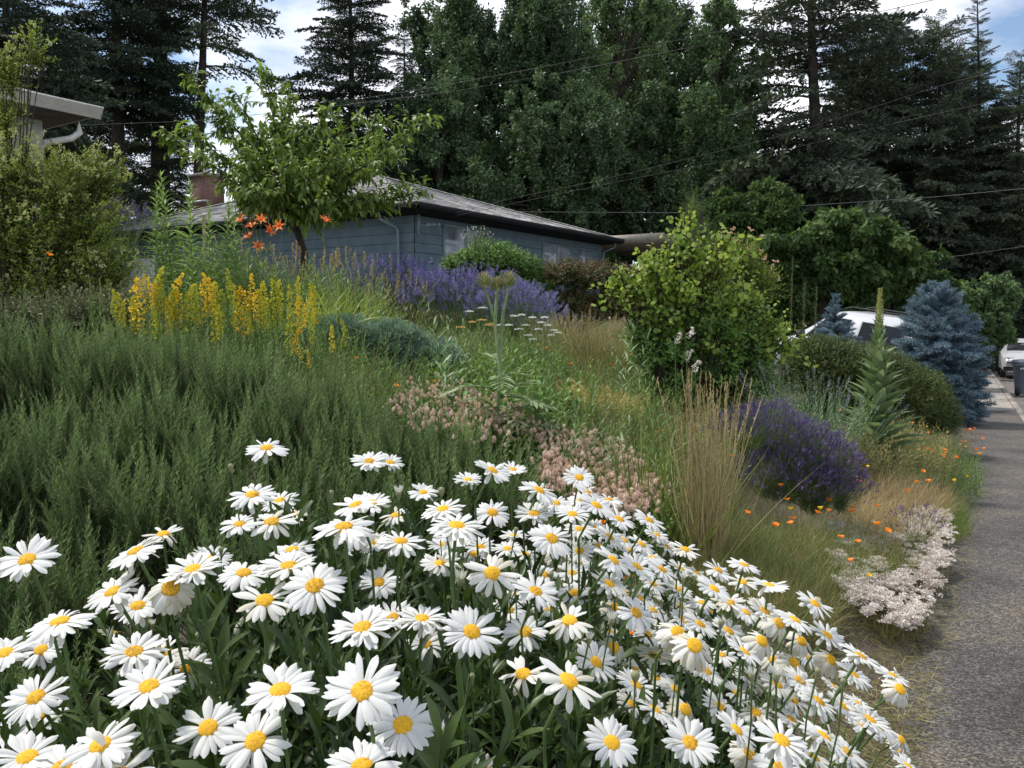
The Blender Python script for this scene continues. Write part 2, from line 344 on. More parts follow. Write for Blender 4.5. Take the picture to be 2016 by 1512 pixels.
_t.links.new(_tx.outputs['UV'], _b.inputs['Vector']); _t.links.new(_b.outputs[0], _p.inputs['Base Color']); _t.links.new(_p.outputs[0], _o.inputs[0])
def box_uv(o, roof=False):                            # metre-scaled UVs per face
    me = o.data; uv = me.uv_layers.new(name='UVMap')
    for p in me.polygons:
        n = np.array(p.normal)
        if abs(n[2]) > .95: a, b = np.array((1, 0, 0)), np.array((0, 1, 0))
        else: a = nrm(np.cross((0, 0, 1), n)); b = np.cross(n, a)
        for li in p.loop_indices:
            q = np.array(me.vertices[me.loops[li].vertex_index].co); uv.data[li].uv = (float(q @ a), float(q @ b))
# blue house
CW = P(816, 500, 22.6); gz0 = float(G(CW[0], CW[1])) - .3; CW[2] = 0
LU, LV, OV, ZE = 11.2, 15.6, .6, 4.52
def hp(a, b, z, C0=None): return (C0 if C0 is not None else CW) + HU * a + HV * b + HZ * z
house = thing('blue_house', 'low blue-grey house with grey shingle hip roof behind the garden', 'house', hp(0, 0, gz0))
g = Geo(); rows = np.arange(gz0, ZE - .1, .27)
for z in rows:                                        # lapped boards on the two visible walls, each leaning out at its foot
    z1 = min(z + .27, ZE)
    for (a0, b0, a1, b1, no) in ((0, 0, LU, 0, -HV), (0, LV, 0, 0, -HU)):
        p0, p1 = hp(a0, b0, 0), hp(a1, b1, 0)
        for (zz0, o0, zz1, o1) in ((z + .018, .022, z1, .004), (z, .0, z + .018, .022)):
            g.add([p0 + no * o0 + HZ * zz0, p1 + no * o0 + HZ * zz0, p1 + no * o1 + HZ * zz1, p0 + no * o1 + HZ * zz1], f4=[(0, 1, 2, 3)])
g.add([hp(LU, 0, gz0), hp(LU, LV, gz0), hp(LU, LV, ZE), hp(LU, 0, ZE), hp(0, LV, gz0), hp(0, LV, ZE)], f4=[(0, 1, 2, 3), (4, 1, 2, 5)])
wall = part('wall', g, M_side, house)
e = [hp(-OV, -OV, ZE), hp(LU + OV, -OV, ZE), hp(LU + OV, LV + OV, ZE), hp(-OV, LV + OV, ZE)]
r1, r2 = hp(LU / 2, 6.4, 6.75), hp(LU / 2, LV - 5.4, 6.75)
def slab(g, q, th, m=0):
    q = np.array(q); k = len(q); g.add(np.vstack([q, q - HZ * th]), f4=[tuple(range(4))] + [(i, (i + 1) % k, (i + 1) % k + k, i + k) for i in range(k)] if k == 4 else [(i, (i + 1) % 3, (i + 1) % 3 + 3, i + 3) for i in range(3)], f3=[(0, 1, 2)] if k == 3 else None, m=m)
g = Geo(); slab(g, [e[0], e[1], r1], .04); slab(g, [e[3], e[0], r1, r2], .04); slab(g, [e[1], e[2], r2, r1], .04); slab(g, [e[2], e[3], r2], .04)
roof = part('roof', g, M_shin, house); box_uv(roof)
g = Geo()
for a, b in ((e[0], r1), (r1, r2), (e[1], r1), (r2, e[3])):
    d = nrm(b - a); s_ = nrm(np.cross(d, HZ)); up = np.cross(s_, d)
    nseg = 26
    for i in range(nseg):
        p0 = a + (b - a) * i / nseg; p1 = a + (b - a) * (i + 1.12) / nseg; lift = up * .035
        g.add([p0 - s_ * .15 + up * .0, p0 + lift * 1.4, p0 + s_ * .15, p1 - s_ * .15, p1 + lift, p1 + s_ * .15], f4=[(0, 1, 4, 3), (1, 2, 5, 4)])
part('ridge_cap', g, solid('ridge_shingles', [(.2, .2, .2), (.33, .33, .33)], .9, 6), roof)
g = Geo(); fz = .2                                    # gutter and fascia
for i in range(4):
    a, b = e[i], e[(i + 1) % 4]; d = nrm(b - a); no = nrm(np.cross(d, HZ)); 
    q = [(0, .03), (.11, .03), (.13, -.04), (.10, -.13), (0, -.15)]
    V = [a + no * (x - .02) + HZ * z - d * .1 * 0 for x, z in q] + [b + no * (x - .02) + HZ * z for x, z in q]
    g.add(V, f4=[(j, j + 1, j + 6, j + 5) for j in range(4)])
part('gutter', g, M_fas, house)
g = Geo()
inn = [hp(0, 0, ZE - .22), hp(LU, 0, ZE - .22), hp(LU, LV, ZE - .22), hp(0, LV, ZE - .22)]
oo = [q - HZ * .16 for q in e]
for i in range(4): j = (i + 1) % 4; g.add([oo[i], oo[j], inn[j], inn[i]], f4=[(0, 1, 2, 3)])
part('soffit', g, M_fas, house)
def pane_win(a0, a1, z0, z1, splits, mats=(0,), name='window'):
    g = Geo(); fr = .06
    for (x0, x1) in ((a0 - fr, a0), (a1, a1 + fr)): box(g, (x0, -.06, z0 - fr), (x1, .02, z1 + fr), O=CW, ux=HU, uy=HV, uz=HZ)
    for (y0, y1) in ((z0 - fr, z0), (z1, z1 + fr)): box(g, (a0, -.055, y0), (a1, .02, y1), O=CW, ux=HU, uy=HV, uz=HZ)
    for s in splits: box(g, (s - .04, -.052, z0), (s + .04, .02, z1), O=CW, ux=HU, uy=HV, uz=HZ)
    wn = part(name, g, M_spout, house)
    g = Geo(); box(g, (a0, -.03, z0), (a1, .0, z1), O=CW, ux=HU, uy=HV, uz=HZ); part('pane', g, M_glass, wn)
    g = Geo(); bs = [a0] + splits + [a1]
    return wn
w1 = pane_win(1.3, 3.6, 2.75, 4.12, [2.3]); w2 = pane_win(6.8, 8.7, 2.95, 4.0, [7.7]); w3 = pane_win(9.4, 10.2, 3.2, 4.0, [])
g = Geo(); box(g, (-.05, 11.9, gz0), (0, 14.9, 3.62), O=CW, ux=HU, uy=HV, uz=HZ)
gd = part('garage_door', g, solid('pale_panel', [(.5, .5, .5), (.62, .62, .61)], .7, 3), house)
g = Geo()
for z in (gz0 + .5, gz0 + 1, gz0 + 1.5, gz0 + 1.95): box(g, (-.065, 11.95, z), (-.045, 14.85, z + .03), O=CW, ux=HU, uy=HV, uz=HZ)
part('panel_rib', g, M_white, gd)
g = Geo(); tube([hp(-.6, .75, 4.36), hp(-.56, .75, 4.2), hp(-.14, .55, 4.0), hp(-.1, .5, 3.9), hp(-.1, .5, 2.3)], .042, 8, g=g)
part('downspout', g, M_spout, house, smooth=True)
g = Geo(); tube([hp(LU + .1, -.55, 4.36), hp(LU + .1, -.5, 4.2), hp(LU - .1, -.14, 4.02), hp(LU - .1, -.09, 2.3)], .042, 8, g=g)
part('downspout', g, M_spout, house, smooth=True)
# service bracket and wires' anchor
g = Geo(); box(g, (-.03, -.2, 3.75), (.03, -.12, 4.3), O=CW, ux=HU, uy=HV, uz=HZ); tube([hp(0, -.2, 4.0), hp(.2, -.65, 4.02)], .02, 6, g=g)
for q in range(3): tube([hp(.1 + .08 * q, -.4 - .12 * q, 3.98), hp(.12 + .08 * q, -.42 - .12 * q, 4.06)], .04, 6, g=g)
part('service_bracket', g, M_spout, house)
cp = P(408, 370, 33.2); cz = 5.6                      # chimney on the ridge
cc = np.array((cp[0], cp[1], 0))
g = Geo(); box(g, (-.42, -.5, cz), (.42, .5, 7.08), O=cc, ux=HU, uy=HV, uz=HZ); ch = part('chimney', g, M_brick, roof); box_uv(ch)
g = Geo(); box(g, (-.5, -.58, 7.083), (.5, .58, 7.2), O=cc, ux=HU, uy=HV, uz=HZ); part('chimney_cap', g, M_conc, ch)
g = Geo(); tube([cc + HZ * 7.2, cc + HZ * 7.5], .13, 12, g=g); tube([cc + HZ * 7.5, cc + HZ * 7.52, cc + HZ * 7.66, cc + HZ * 7.68], [.13, .2, .2, .02], 12, g=g); part('flue', g, M_white, ch, smooth=True)
g = Geo(); box(g, (-.62, -.7, 6.05), (-.43, .62, 6.1), O=cc, ux=HU, uy=HV, uz=HZ); part('flashing', g, solid('flashing_metal', [(.4, .42, .45), (.6, .6, .62)], .4, 5, metal=.3), ch)
# carport next door
cpt = P(1168, 478, 37); cpt[2] = 0
g = Geo(); Z0 = 4.55
for i in range(7): box(g, (-.02 - .012 * (i % 2), -5, Z0 + .1 * i * .6), (.0, 4.5, Z0 + .1 * i * .6 + .05), O=cpt, ux=HV * -1, uy=HU, uz=HZ)
carport = thing('carport', 'tan flat-roofed carport beyond the right end of the blue house', 'carport', cpt + HZ * float(G(cpt[0], cpt[1])))
M_tan = solid('tan_metal', [(.2, .18, .14), (.3, .27, .22)], .6, 6)
g = Geo(); box(g, (0, -2, Z0 - .02), (4.2, 10, Z0 + .05), O=cpt, ux=-HV, uy=HU, uz=HZ); box(g, (-.02, -2.06, Z0 - .03), (4.26, -2.0, Z0 + .34), O=cpt, ux=-HV, uy=HU, uz=HZ)
for i in range(5): box(g, (4.2, -2.0, Z0 + .06 * i), (4.215 + .03 * (i % 2), 10, Z0 + .06 * i + .058), O=cpt, ux=-HV, uy=HU, uz=HZ)
part('roof', g, M_tan, carport)
for a, b in ((.2, -1.5), (4.0, -1.5), (4.0, 4.5), (4.0, 9.5)):
    q = cpt - HV * a + HU * b; g = Geo(); tube([q + HZ * float(G(q[0], q[1])), q + HZ * (Z0 - .02)], .06, 8, g=g); part('post', g, M_fas, carport)
# cream house at the left
CC = P(86, 300, 12.4); CC[2] = 0; gzc = float(G(CC[0], CC[1])) - .3; ZC = 4.42
ch2 = thing('cream_house', 'cream stucco house corner with white gutter at the left edge', 'house', CC + HZ * gzc)
g = Geo(); box(g, (-9, 0, gzc), (0, 8, ZC), O=CC, ux=HU, uy=HV, uz=HZ); part('wall', g, M_cream, ch2)
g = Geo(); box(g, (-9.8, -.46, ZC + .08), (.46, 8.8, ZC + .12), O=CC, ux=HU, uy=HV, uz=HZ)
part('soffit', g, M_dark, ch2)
g = Geo(); hq = [CC + HU * a + HV * b + HZ * z for a, b, z in ((-9.85, -.5, ZC + .26), (.5, -.5, ZC + .26), (.5, 8.85, ZC + .26), (-9.85, 8.85, ZC + .26), (-4.5, 4, ZC + 1.6))]
for i in range(4): g.add([hq[i], hq[(i + 1) % 4], hq[4]], f3=[(0, 1, 2)])
rf = part('roof', g, M_shin, ch2); box_uv(rf)
g = Geo()
prof = [(0, -.12), (.02, -.12), (.02, -.06), (.06, -.05), (.08, .02), (.11, .03), (.11, .05), (0, .05)]
for (a, b) in ((hq[0], hq[1]), (hq[1], hq[2])):
    d = nrm(b - a); no = nrm(np.cross(d, HZ)); a2 = a; b2 = b + (d * .12 if a is hq[0] else 0)
    V = [a2 + no * (x - .02) + HZ * (z - .06) for x, z in prof] + [b2 + no * (x - .02) + HZ * (z - .06) for x, z in prof]
    n = len(prof); g.add(V, f4=[(j, j + 1, j + 1 + n, j + n) for j in range(n - 1)])
    g.add(V[n:], f4=[(0, 1, 6, 7), (1, 2, 3, 6), (3, 4, 5, 6)])
part('gutter', g, M_white, ch2)
g = Geo(); tube([CC + HU * .42 - HV * .25 + HZ * (ZC + .05), CC + HU * .42 - HV * .25 + HZ * (ZC - .12), CC + HU * .32 - HV * .2 + HZ * (ZC - .22), CC + HU * .05 + HV * .05 + HZ * (ZC - .3), CC + HU * .08 + HV * .4 + HZ * (ZC - .4)], .05, 8, g=g)
part('downspout', g, M_white, ch2, smooth=True)
# ------------------------------------------------------------------ placing many plants by line of sight
def hitv(px, py, up=0.0, Dmin=.8, Dmax=45):
    px = np.asarray(px, float); py = np.asarray(py, float); up = np.broadcast_to(up, px.shape)
    D = np.geomspace(Dmin, Dmax, 260)[None, :]
    u, v = ((px - 1008) / FPX)[:, None], ((756 - py) / FPX)[:, None]
    k = D / (cos(PITCH) + v * sin(PITCH)); X = u * k; Z = CAMZ + (v * cos(PITCH) - sin(PITCH)) * k
    f = Z - G(X, np.broadcast_to(D, X.shape)) - up[:, None]
    i = np.argmax(f < 0, axis=1); i = np.where((f < 0).any(1), np.maximum(i, 1), D.shape[1] - 1); r = np.arange(len(px))
    t = f[r, i - 1] / np.maximum(f[r, i - 1] - f[r, i], 1e-9); t = np.clip(t, 0, 1)
    Dh = D[0, i - 1] * (1 - t) + D[0, i] * t; Xh = X[r, i - 1] * (1 - t) + X[r, i] * t
    return np.stack([Xh, Dh, G(Xh, Dh)], 1)
def inpoly(px, py, poly):
    poly = np.array(poly, float); ins = np.zeros(len(px), bool); n = len(poly); j = n - 1
    for i in range(n):
        xi, yi = poly[i]; xj, yj = poly[j]
        c = ((yi > py) != (yj > py)) & (px < (xj - xi) * (py - yi) / (yj - yi + 1e-12) + xi); ins ^= c; j = i
    return ins
def samp(poly, n):
    p = np.array(poly, float); a, b = p.min(0), p.max(0); X = np.zeros(0); Y = np.zeros(0)
    while len(X) < n:
        x, y = U(a[0], b[0], n * 3), U(a[1], b[1], n * 3); k = inpoly(x, y, poly); X = np.append(X, x[k]); Y = np.append(Y, y[k])
    return X[:n], Y[:n]
def Pv(px, py, D):
    u, v = (px - 1008) / FPX, (756 - py) / FPX; k = D / (cos(PITCH) + v * sin(PITCH))
    return np.stack([u * k, D * np.ones_like(k), CAMZ + (v * cos(PITCH) - sin(PITCH)) * k], 1)
def scatter(g, Ts, pts, dirs, sc_, var=None, vs=.35, roll=None):
    pts = np.asarray(pts); m = len(pts); which = rng.integers(0, len(Ts), m)
    sc_ = np.broadcast_to(sc_, (m,)); var = rng.random(m) if var is None else np.asarray(var)
    R = frames(dirs, sc_, roll=roll if roll is not None else U(0, 2 * pi, m))
    for i, T in enumerate(Ts):
        k = which == i; g.put(T, R[k], pts[k], var[k], vs)
    return g
def updirs(n, spread=.25, lean=(0, 0)):
    return nrm(np.stack([rng.normal(lean[0], spread, n), rng.normal(lean[1], spread, n), np.ones(n)], 1))
# ------------------------------------------------------------------ foliage colours
m_ros = leafmat('rosemary', [(0.0202, 0.042, 0.0105), (0.0857, 0.157, 0.0441), (0.323, 0.451, 0.168)], .6, .25, noise=.15, spec=.15)
m_rosst = solid('rosemary_wood', [(.10, .09, .06), (.2, .17, .12)], .8, 30)
m_conA = leafmat('fir_needles', [(0.0174, 0.0308, 0.0182), (0.0348, 0.0588, 0.0312), (0.0653, 0.0952, 0.0455)], .6, .12, nscale=.25)
m_conB = leafmat('olive_needles', [(0.0375, 0.0571, 0.0372), (0.075, 0.102, 0.0608), (0.133, 0.167, 0.0929)], .6, .15, nscale=.3)
m_dec = leafmat('maple_leaves', [(0.0235, 0.046, 0.0184), (0.0566, 0.102, 0.0414), (0.151, 0.229, 0.0922)], .5, .25, nscale=.3)
m_dec2 = leafmat('poplar_leaves', [(0.0429, 0.0775, 0.0337), (0.109, 0.178, 0.073), (0.245, 0.345, 0.146)], .45, .38, nscale=.3)
m_cher = leafmat('bright_leaves', [(.08, .14, .02), (.15, .23, .045), (.27, .36, .10)], .45, .4, nscale=1)
m_cat = leafmat('broad_leaves', [(0.0264, 0.0575, 0.0154), (0.06, 0.109, 0.0308), (0.132, 0.196, 0.055)], .6, .3, nscale=.6, spec=.2)
m_spr = leafmat('blue_spruce', [(0.0633, 0.107, 0.136), (0.14, 0.215, 0.261), (0.253, 0.353, 0.41)], .55, .08, nscale=1.5)
m_jun = leafmat('blue_juniper', [(0.0822, 0.139, 0.0981), (0.181, 0.278, 0.184), (0.362, 0.494, 0.332)], .6, .1)
m_yew = leafmat('yew', [(0.0312, 0.0523, 0.0139), (0.078, 0.112, 0.0289), (0.172, 0.209, 0.0578)], .55, .12)
m_oli = leafmat('olive_leaves', [(0.065, 0.104, 0.0158), (0.169, 0.234, 0.0368), (0.39, 0.442, 0.084)], .55, .3)
m_rnd = leafmat('round_leaves', [(0.121, 0.204, 0.0275), (0.27, 0.384, 0.066), (0.459, 0.504, 0.132)], .45, .4)
m_weed = leafmat('weeds', [(0.065, 0.117, 0.0263), (0.13, 0.208, 0.0473), (0.26, 0.351, 0.0945)], .55, .25)
m_grn = leafmat('mid_green', [(0.052, 0.111, 0.021), (0.117, 0.221, 0.042), (0.221, 0.351, 0.084)], .5, .25)
m_sage = leafmat('silver_sage', [(0.111, 0.173, 0.084), (0.221, 0.321, 0.168), (0.376, 0.494, 0.278)], .6, .2)
m_gra = leafmat('grass_blades', [(0.065, 0.111, 0.0263), (0.143, 0.199, 0.042), (0.286, 0.32, 0.084)], .5, .3)
m_dry = leafmat('dry_grass', [(.2, .14, .07), (.42, .32, .17), (.66, .54, .33)], .6, .3)
m_dryg = leafmat('half_dry_grass', [(0.104, 0.13, 0.042), (0.26, 0.234, 0.0945), (0.494, 0.416, 0.189)], .6, .3)
m_dleaf = leafmat('daisy_leaves', [(0.0194, 0.0412, 0.0103), (0.0486, 0.0858, 0.0206), (0.106, 0.154, 0.0441)], .4, .2)
m_strap = leafmat('strap_leaves', [(0.151, 0.207, 0.0308), (0.265, 0.328, 0.0616), (0.397, 0.432, 0.108)], .45, .35)
m_lav = leafmat('lavender_bloom', [(.12, .10, .30), (.22, .19, .48), (.38, .34, .62)], .7, .15)
m_lavd = leafmat('dark_lavender_bloom', [(0.0561, 0.0281, 0.131), (0.112, 0.0631, 0.239), (0.274, 0.182, 0.429)], .7, .1)
m_lavf = leafmat('lavender_leaves', [(0.0585, 0.104, 0.021), (0.117, 0.182, 0.0473), (0.195, 0.273, 0.084)], .6, .2)
m_gold = leafmat('golden_bloom', [(0.548, 0.346, 0.0115), (0.798, 0.531, 0.0216), (0.898, 0.693, 0.072)], .7, .2, noise=.2)
m_goldb = leafmat('green_gold_bud', [(0.297, 0.336, 0.022), (0.486, 0.48, 0.033), (0.743, 0.6, 0.055)], .7, .2)
m_clov = leafmat('pink_tufts', [(.45, .31, .26), (.70, .53, .46), (.85, .72, .66)], .8, .3)
m_org = leafmat('orange_petals', [(.85, .2, .01), (.95, .28, .015), (1, .36, .03)], .5, .3, noise=.1)
m_yel = leafmat('yellow_petals', [(.85, .5, .02), (.95, .62, .04)], .5, .3, noise=.1)
m_lily = leafmat('lily_petals', [(.75, .13, .03), (.9, .22, .05), (.95, .33, .08)], .5, .3, noise=.1)
m_wht = leafmat('white_petals', [(0.725, 0.725, 0.716), (0.763, 0.763, 0.753), (0.781, 0.781, 0.772)], .55, .3, noise=.1, tcol=.98)
m_sed = leafmat('white_sedum', [(.5, .42, .4), (.72, .65, .62), (.83, .79, .76)], .8, .2)
m_disc, _t, _o = newmat('daisy_disc')
_tx = _t.nodes.new('ShaderNodeTexCoord'); _n = _t.nodes.new('ShaderNodeTexNoise'); _n.inputs['Scale'].default_value = 13; _n.inputs['Detail'].default_value = 6
_oi = _t.nodes.new('ShaderNodeObjectInfo'); _v = _t.nodes.new('ShaderNodeVectorMath'); _v.operation = 'ADD'
_t.links.new(_tx.outputs['Object'], _v.inputs[0]); _t.links.new(_oi.outputs['Random'], _v.inputs[1]); _t.links.new(_v.outputs[0], _n.inputs[0])
_r = ramp(_t, [(.36, .19, .02), (.68, .37, .014), (.82, .46, .02)], [.3, .42, .6]); _ma = _t.nodes.new('ShaderNodeMath'); _ma.operation = 'MULTIPLY_ADD'; _ma.inputs[1].default_value = .2; _t.links.new(_oi.outputs['Random'], _ma.inputs[0]); _t.links.new(_n.outputs['Fac'], _ma.inputs[2]); _sb = _t.nodes.new('ShaderNodeMath'); _sb.operation = 'SUBTRACT'; _sb.inputs[1].default_value = .11; _t.links.new(_ma.outputs[0], _sb.inputs[0]); _t.links.new(_sb.outputs[0], _r.inputs[0])
_b = _t.nodes.new('ShaderNodeBsdfPrincipled'); _b.inputs['Roughness'].default_value = .8; _t.links.new(_r.outputs[0], _b.inputs['Base Color']); _t.links.new(_b.outputs[0], _o.inputs[0])

# ------------------------------------------------------------------ trees
def frond(pairs=15, tw=8, ang=52, sag=.25, dl=.058, dw=.02, droop=.1, lvl=3):
    g = Geo(); T = leaf(1, dw / dl, 1, 0, .15); ts, ds, ss = [], [], []
    main = lambda t: np.array((0, .12 * t - sag * t * t, t))
    tube([main(t) for t in np.linspace(0, 1, 6)], np.linspace(.012, .002, 6), 3, m=1, g=g)
    for i in range(pairs):
        t = .12 + .86 * i / pairs
        for s_ in (-1, 1):
            Lt = .44 * (1 - t * .75) * U(.7, 1.2); a = RAD(ang + U(-8, 8)); b0 = main(t + U(-.02, .02)); d = np.array((s_ * sin(a), -droop + U(-.15, .1), cos(a)))
            for k in range(tw):
                q = b0 + d * Lt * (k + .6) / tw + np.array((0, -droop * .3 * (k / tw) ** 2, 0))
                for _ in range(lvl):
                    ts.append(q); ds.append(d + rng.normal(0, .45, 3)); ss.append(dl * U(.6, 1.25))
    for k in range(10): ts.append(main(U(.6, 1))); ds.append(np.array((0, -.1, 1)) + rng.normal(0, .35, 3)); ss.append(dl)
    g.put(T, frames(np.array(ds), np.array(ss)), np.array(ts), vs=.2); return g
FR = [frond() for _ in range(4)]; FRD = [frond(sag=.5, droop=.5, ang=45) for _ in range(3)]
def conifer(name, label, px, D, ytop, Rpx, mat, n=120, start=.08, frs=None, shape=.8, trunk=.3, seed=0, el0=-12, el1=35, skip=0.0, group='conifers behind the house', trunkcol=None, lean=0, gaps=None, zb=None):
    global rng; rng = np.random.default_rng(seed + 100)
    frs = frs or FR; b = P(px, 600, D); b[2] = float(G(b[0], b[1])) if zb is None else zb; top = P(px + lean, ytop, D); H = top[2] - b[2]; R = Rpx / FPX * D
    t = thing(name, label, 'tree', b, group)
    tt = np.linspace(0, 1, 12); pts = b + np.outer(tt, top - b); pts[:, 0] += np.sin(tt * 5 + seed) * .12 * R * .3
    part('trunk', tube(pts, trunk * (1 - .93 * tt), 9), trunkcol or M_bark, t, smooth=True)
    g = Geo(); hs = start + (1 - start) * np.sort(rng.random(n)) ** 1.0
    if gaps: hs = np.array([h for h in hs if not any(a < h < c and rng.random() < p for a, c, p in gaps)])
    m = len(hs); az = np.arange(m) * 2.39996 + U(-.4, .4, m)
    Ls = R * np.clip((1 - hs) * 1.15, .03, 1) ** shape * U(.5, 1.2, m); Ls = np.where(rng.random(m) < skip, Ls * .45, Ls)
    el = RAD(1) * (el0 + (el1 - el0) * hs ** 1.5) + U(-.28, .28, m)
    d = np.stack([np.cos(az) * np.cos(el), np.sin(az) * np.cos(el), np.sin(el)], 1)
    ps = np.stack([np.interp(hs, tt, pts[:, i]) for i in range(3)], 1)
    scatter(g, frs, ps, d, np.maximum(Ls, .05 * H * .6 * (hs > .9)), roll=U(-.5, .5, m))
    part('crown', g, [mat, M_bark], t); return t
def leafcloud(g, cen, rad, n, lsz, T, up=.4, shell=.5, var=None):
    # cen (k,3) clump centres, rad (k,3): n leaves through each clump's outer volume
    k = len(cen); i = np.repeat(np.arange(k), n); m = len(i); d = rdir(m); r = (shell + (1 - shell) * rng.random(m) ** .6)
    p = cen[i] + d * r[:, None] * rad[i]; nr = rng.normal(0, .6, (m, 3)) + d * .5; nr[:, 2] -= up
    v = np.clip((rng.random(k)[i] if var is None else np.asarray(var)[i]) * .6 + rng.random(m) * .4, 0, 1)
    g.put(T, frames(nr, lsz * U(.6, 1.3, m)), p, v, .1); return g
def decid(name, label, px, D, ytop, wpx, mat, nc=120, nl=420, ybot=520, lsz=.2, seed=0, group='leafy trees behind the house', clump=(.9, .9, 1.3), dens=None, trunk=.35, up=.4, prof=None):
    global rng; rng = np.random.default_rng(seed + 300)
    b = P(px, 600, D); b[2] = float(G(b[0], b[1])); top = P(px, ytop, D); zb = P(px, ybot, D)[2]; H = top[2] - zb; R = wpx / 1.85 / FPX * D
    t = thing(name, label, 'tree', b, group)
    nl_ = max(14, nc // 9); h = rng.random(nl_) ** .8; a = U(0, 2 * pi, nl_); wob_ = 1 + .3 * np.sin(a * 2 + h * 9 + seed) + .2 * np.sin(a * 5 + seed * 3)
    rr = R * (np.interp(h, [0, .2, .55, .85, 1], prof or [.8, 1, 1, .6, .12])) * wob_; q = np.sqrt(U(.1, 1, nl_))
    lob = np.stack([b[0] + np.cos(a) * rr * q, b[1] + np.sin(a) * rr * q * .9, zb + h * (H - clump[2] * 1.6)], 1); nc *= 3; li = rng.integers(0, nl_, nc)
    cen = lob[li] + rng.normal(0, 1, (nc, 3)) * np.array(clump) * np.array((.85, .85, 1.15)); cen[:, 2] = np.minimum(cen[:, 2], top[2] + .3)
    rad = np.array(clump)[None] * rng.choice([.28, .4, .6], nc)[:, None] * U(.8, 1.2, (nc, 3)); nl = int(nl * .3); lv_ = rng.random(nl_)[li]; vr_ = np.clip(lv_ * .5 + rng.random(nc) * .5, 0, 1)
    g = Geo(); leafcloud(g, cen, rad, nl, lsz, leaf(1, .55, 1, 0, .2), up=up, shell=.1, var=vr_)
    tr = Geo(); tt = np.linspace(0, 1, 9); pts = b + np.outer(tt, (0, 0, H * .92 + zb - b[2])); pts[:, 0] += .25 * np.sin(tt * 4 + seed)
    tube(pts, trunk * (1 - .9 * tt), 8, g=tr)
    for i in range(0, nc, 7):
        hh = np.clip((cen[i, 2] - b[2]) / (pts[-1, 2] - b[2]) * .75, .1, .95); s_ = np.array([np.interp(hh, tt, pts[:, k]) for k in range(3)]); mid = (s_ + cen[i]) / 2 + (0, 0, .15 * R)
        tube([s_, mid, cen[i], cen[i] + (cen[i] - mid) * .6], [.05, .035, .02, .008], 4, g=tr)
    part('trunk', tr, M_bark, t, smooth=True); part('crown', g, [mat, M_bark], t); return t
# ------------------------------------------------------------------ the trees of this place
M_moss = solid('mossy_bark', [(.018, .018, .01), (.05, .05, .028)], .95, 9, bump=.6, stretch=(1, 1, .3))
CG = 'tall conifers behind the houses'
conifer('fir_tree', 'dark dense fir whose boughs fill the top left corner above the cream house', 20, 30, -330, 260, m_conA, 304, .15, seed=1, group=CG)
conifer('fir_tree', 'dark fir with a broad bare brown trunk just right of the white gutter', 236, 38, -420, 200, m_conA, 272, .36, seed=2, trunk=.42, group=CG, shape=.6)
conifer('fir_tree', 'dark low fir filling the gap between the cream house and the chimney', 150, 44, 60, 190, m_conA, 240, .02, seed=12, group=CG, shape=.6)
conifer('fir_tree', 'ivy-clad dark conifer with a thick trunk left of the slender bare trunk', 318, 40, -380, 85, m_conA, 192, .1, seed=3, trunk=.6, group=CG, trunkcol=M_moss, shape=.35)
conifer('pine_tree', 'slender straight pine trunk with open drooping boughs above the young green tree', 396, 40, -330, 210, m_conB, 120, .5, seed=4, trunk=.33, group=CG, shape=.5, el0=-15, gaps=[(.5, .62, .5)])
conifer('fir_tree', 'short dark fir behind the brick chimney', 330, 52, 200, 130, m_conA, 176, .0, seed=13, group=CG, shape=.6)
conifer('fir_tree', 'dark pointed fir standing alone against white cloud, left of the leafy trees', 685, 42, -190, 195, m_conA, 368, .06, seed=5, group=CG, shape=.72)
conifer('cedar_tree', 'cedar with weeping sprays in front of the leafy trees, right of the pointed fir', 800, 41, 70, 120, m_conA, 192, .08, frs=FRD, seed=6, group=CG, shape=.6, el0=-25, el1=20)
LG = 'tall leafy trees behind the blue house'
decid('leafy_tree', 'dense green leafy tree behind the ridge of the blue house, beside white cloud', 905, 47, -60, 210, m_dec, 330, 420, 470, .2, seed=1, group=LG, clump=(.62, .62, 1.15))
decid('leafy_tree', 'dense green leafy tree with a rounded top, second of the leafy row', 1035, 46, -70, 220, m_dec, 330, 420, 500, .2, seed=2, group=LG, clump=(.62, .62, 1.15))
decid('leafy_tree', 'airy leafy tree with sky showing through its left side, third of the leafy row', 1215, 47, -120, 230, m_dec2, 150, 340, 480, .2, seed=3, group=LG, clump=(.6, .6, 1.1))
decid('leafy_tree', 'yellower green leafy tree joining the big gappy conifer on its left side', 1395, 45, -60, 210, m_dec2, 190, 360, 480, .2, seed=4, group=LG, clump=(.65, .65, 1.1))
decid('leafy_tree', 'low dark leafy tree directly over the right end of the blue house roof', 1120, 42, 150, 330, m_dec, 280, 380, 560, .2, seed=5, group=LG, clump=(.7, .7, .9))
decid('leafy_tree', 'low dark leafy tree between the blue house roof and the weeping cedar', 860, 40, 180, 250, m_dec, 220, 380, 540, .2, seed=6, group=LG, clump=(.7, .7, .9))
conifer('fir_tree', 'big gappy conifer with a thick dark straight trunk against the clouds', 1606, 45, -240, 260, m_conB, 168, .22, seed=7, trunk=.55, group=CG, shape=.42, el0=-14, el1=30, gaps=[(.5, .6, .5)], skip=.2)
conifer('fir_tree', 'low-boughed dark conifer behind the round green bush', 1480, 50, 170, 200, m_conA, 160, .05, seed=8, group=CG, shape=.5)
conifer('fir_tree', 'broad shaggy conifer right of the big gappy one', 1745, 47, 50, 190, m_conB, 272, .1, seed=9, group=CG, shape=.38)
conifer('fir_tree', 'shaggy round-topped conifer left of the spindly spire', 1845, 46, 45, 150, m_conB, 304, .05, seed=10, group=CG, shape=.35)
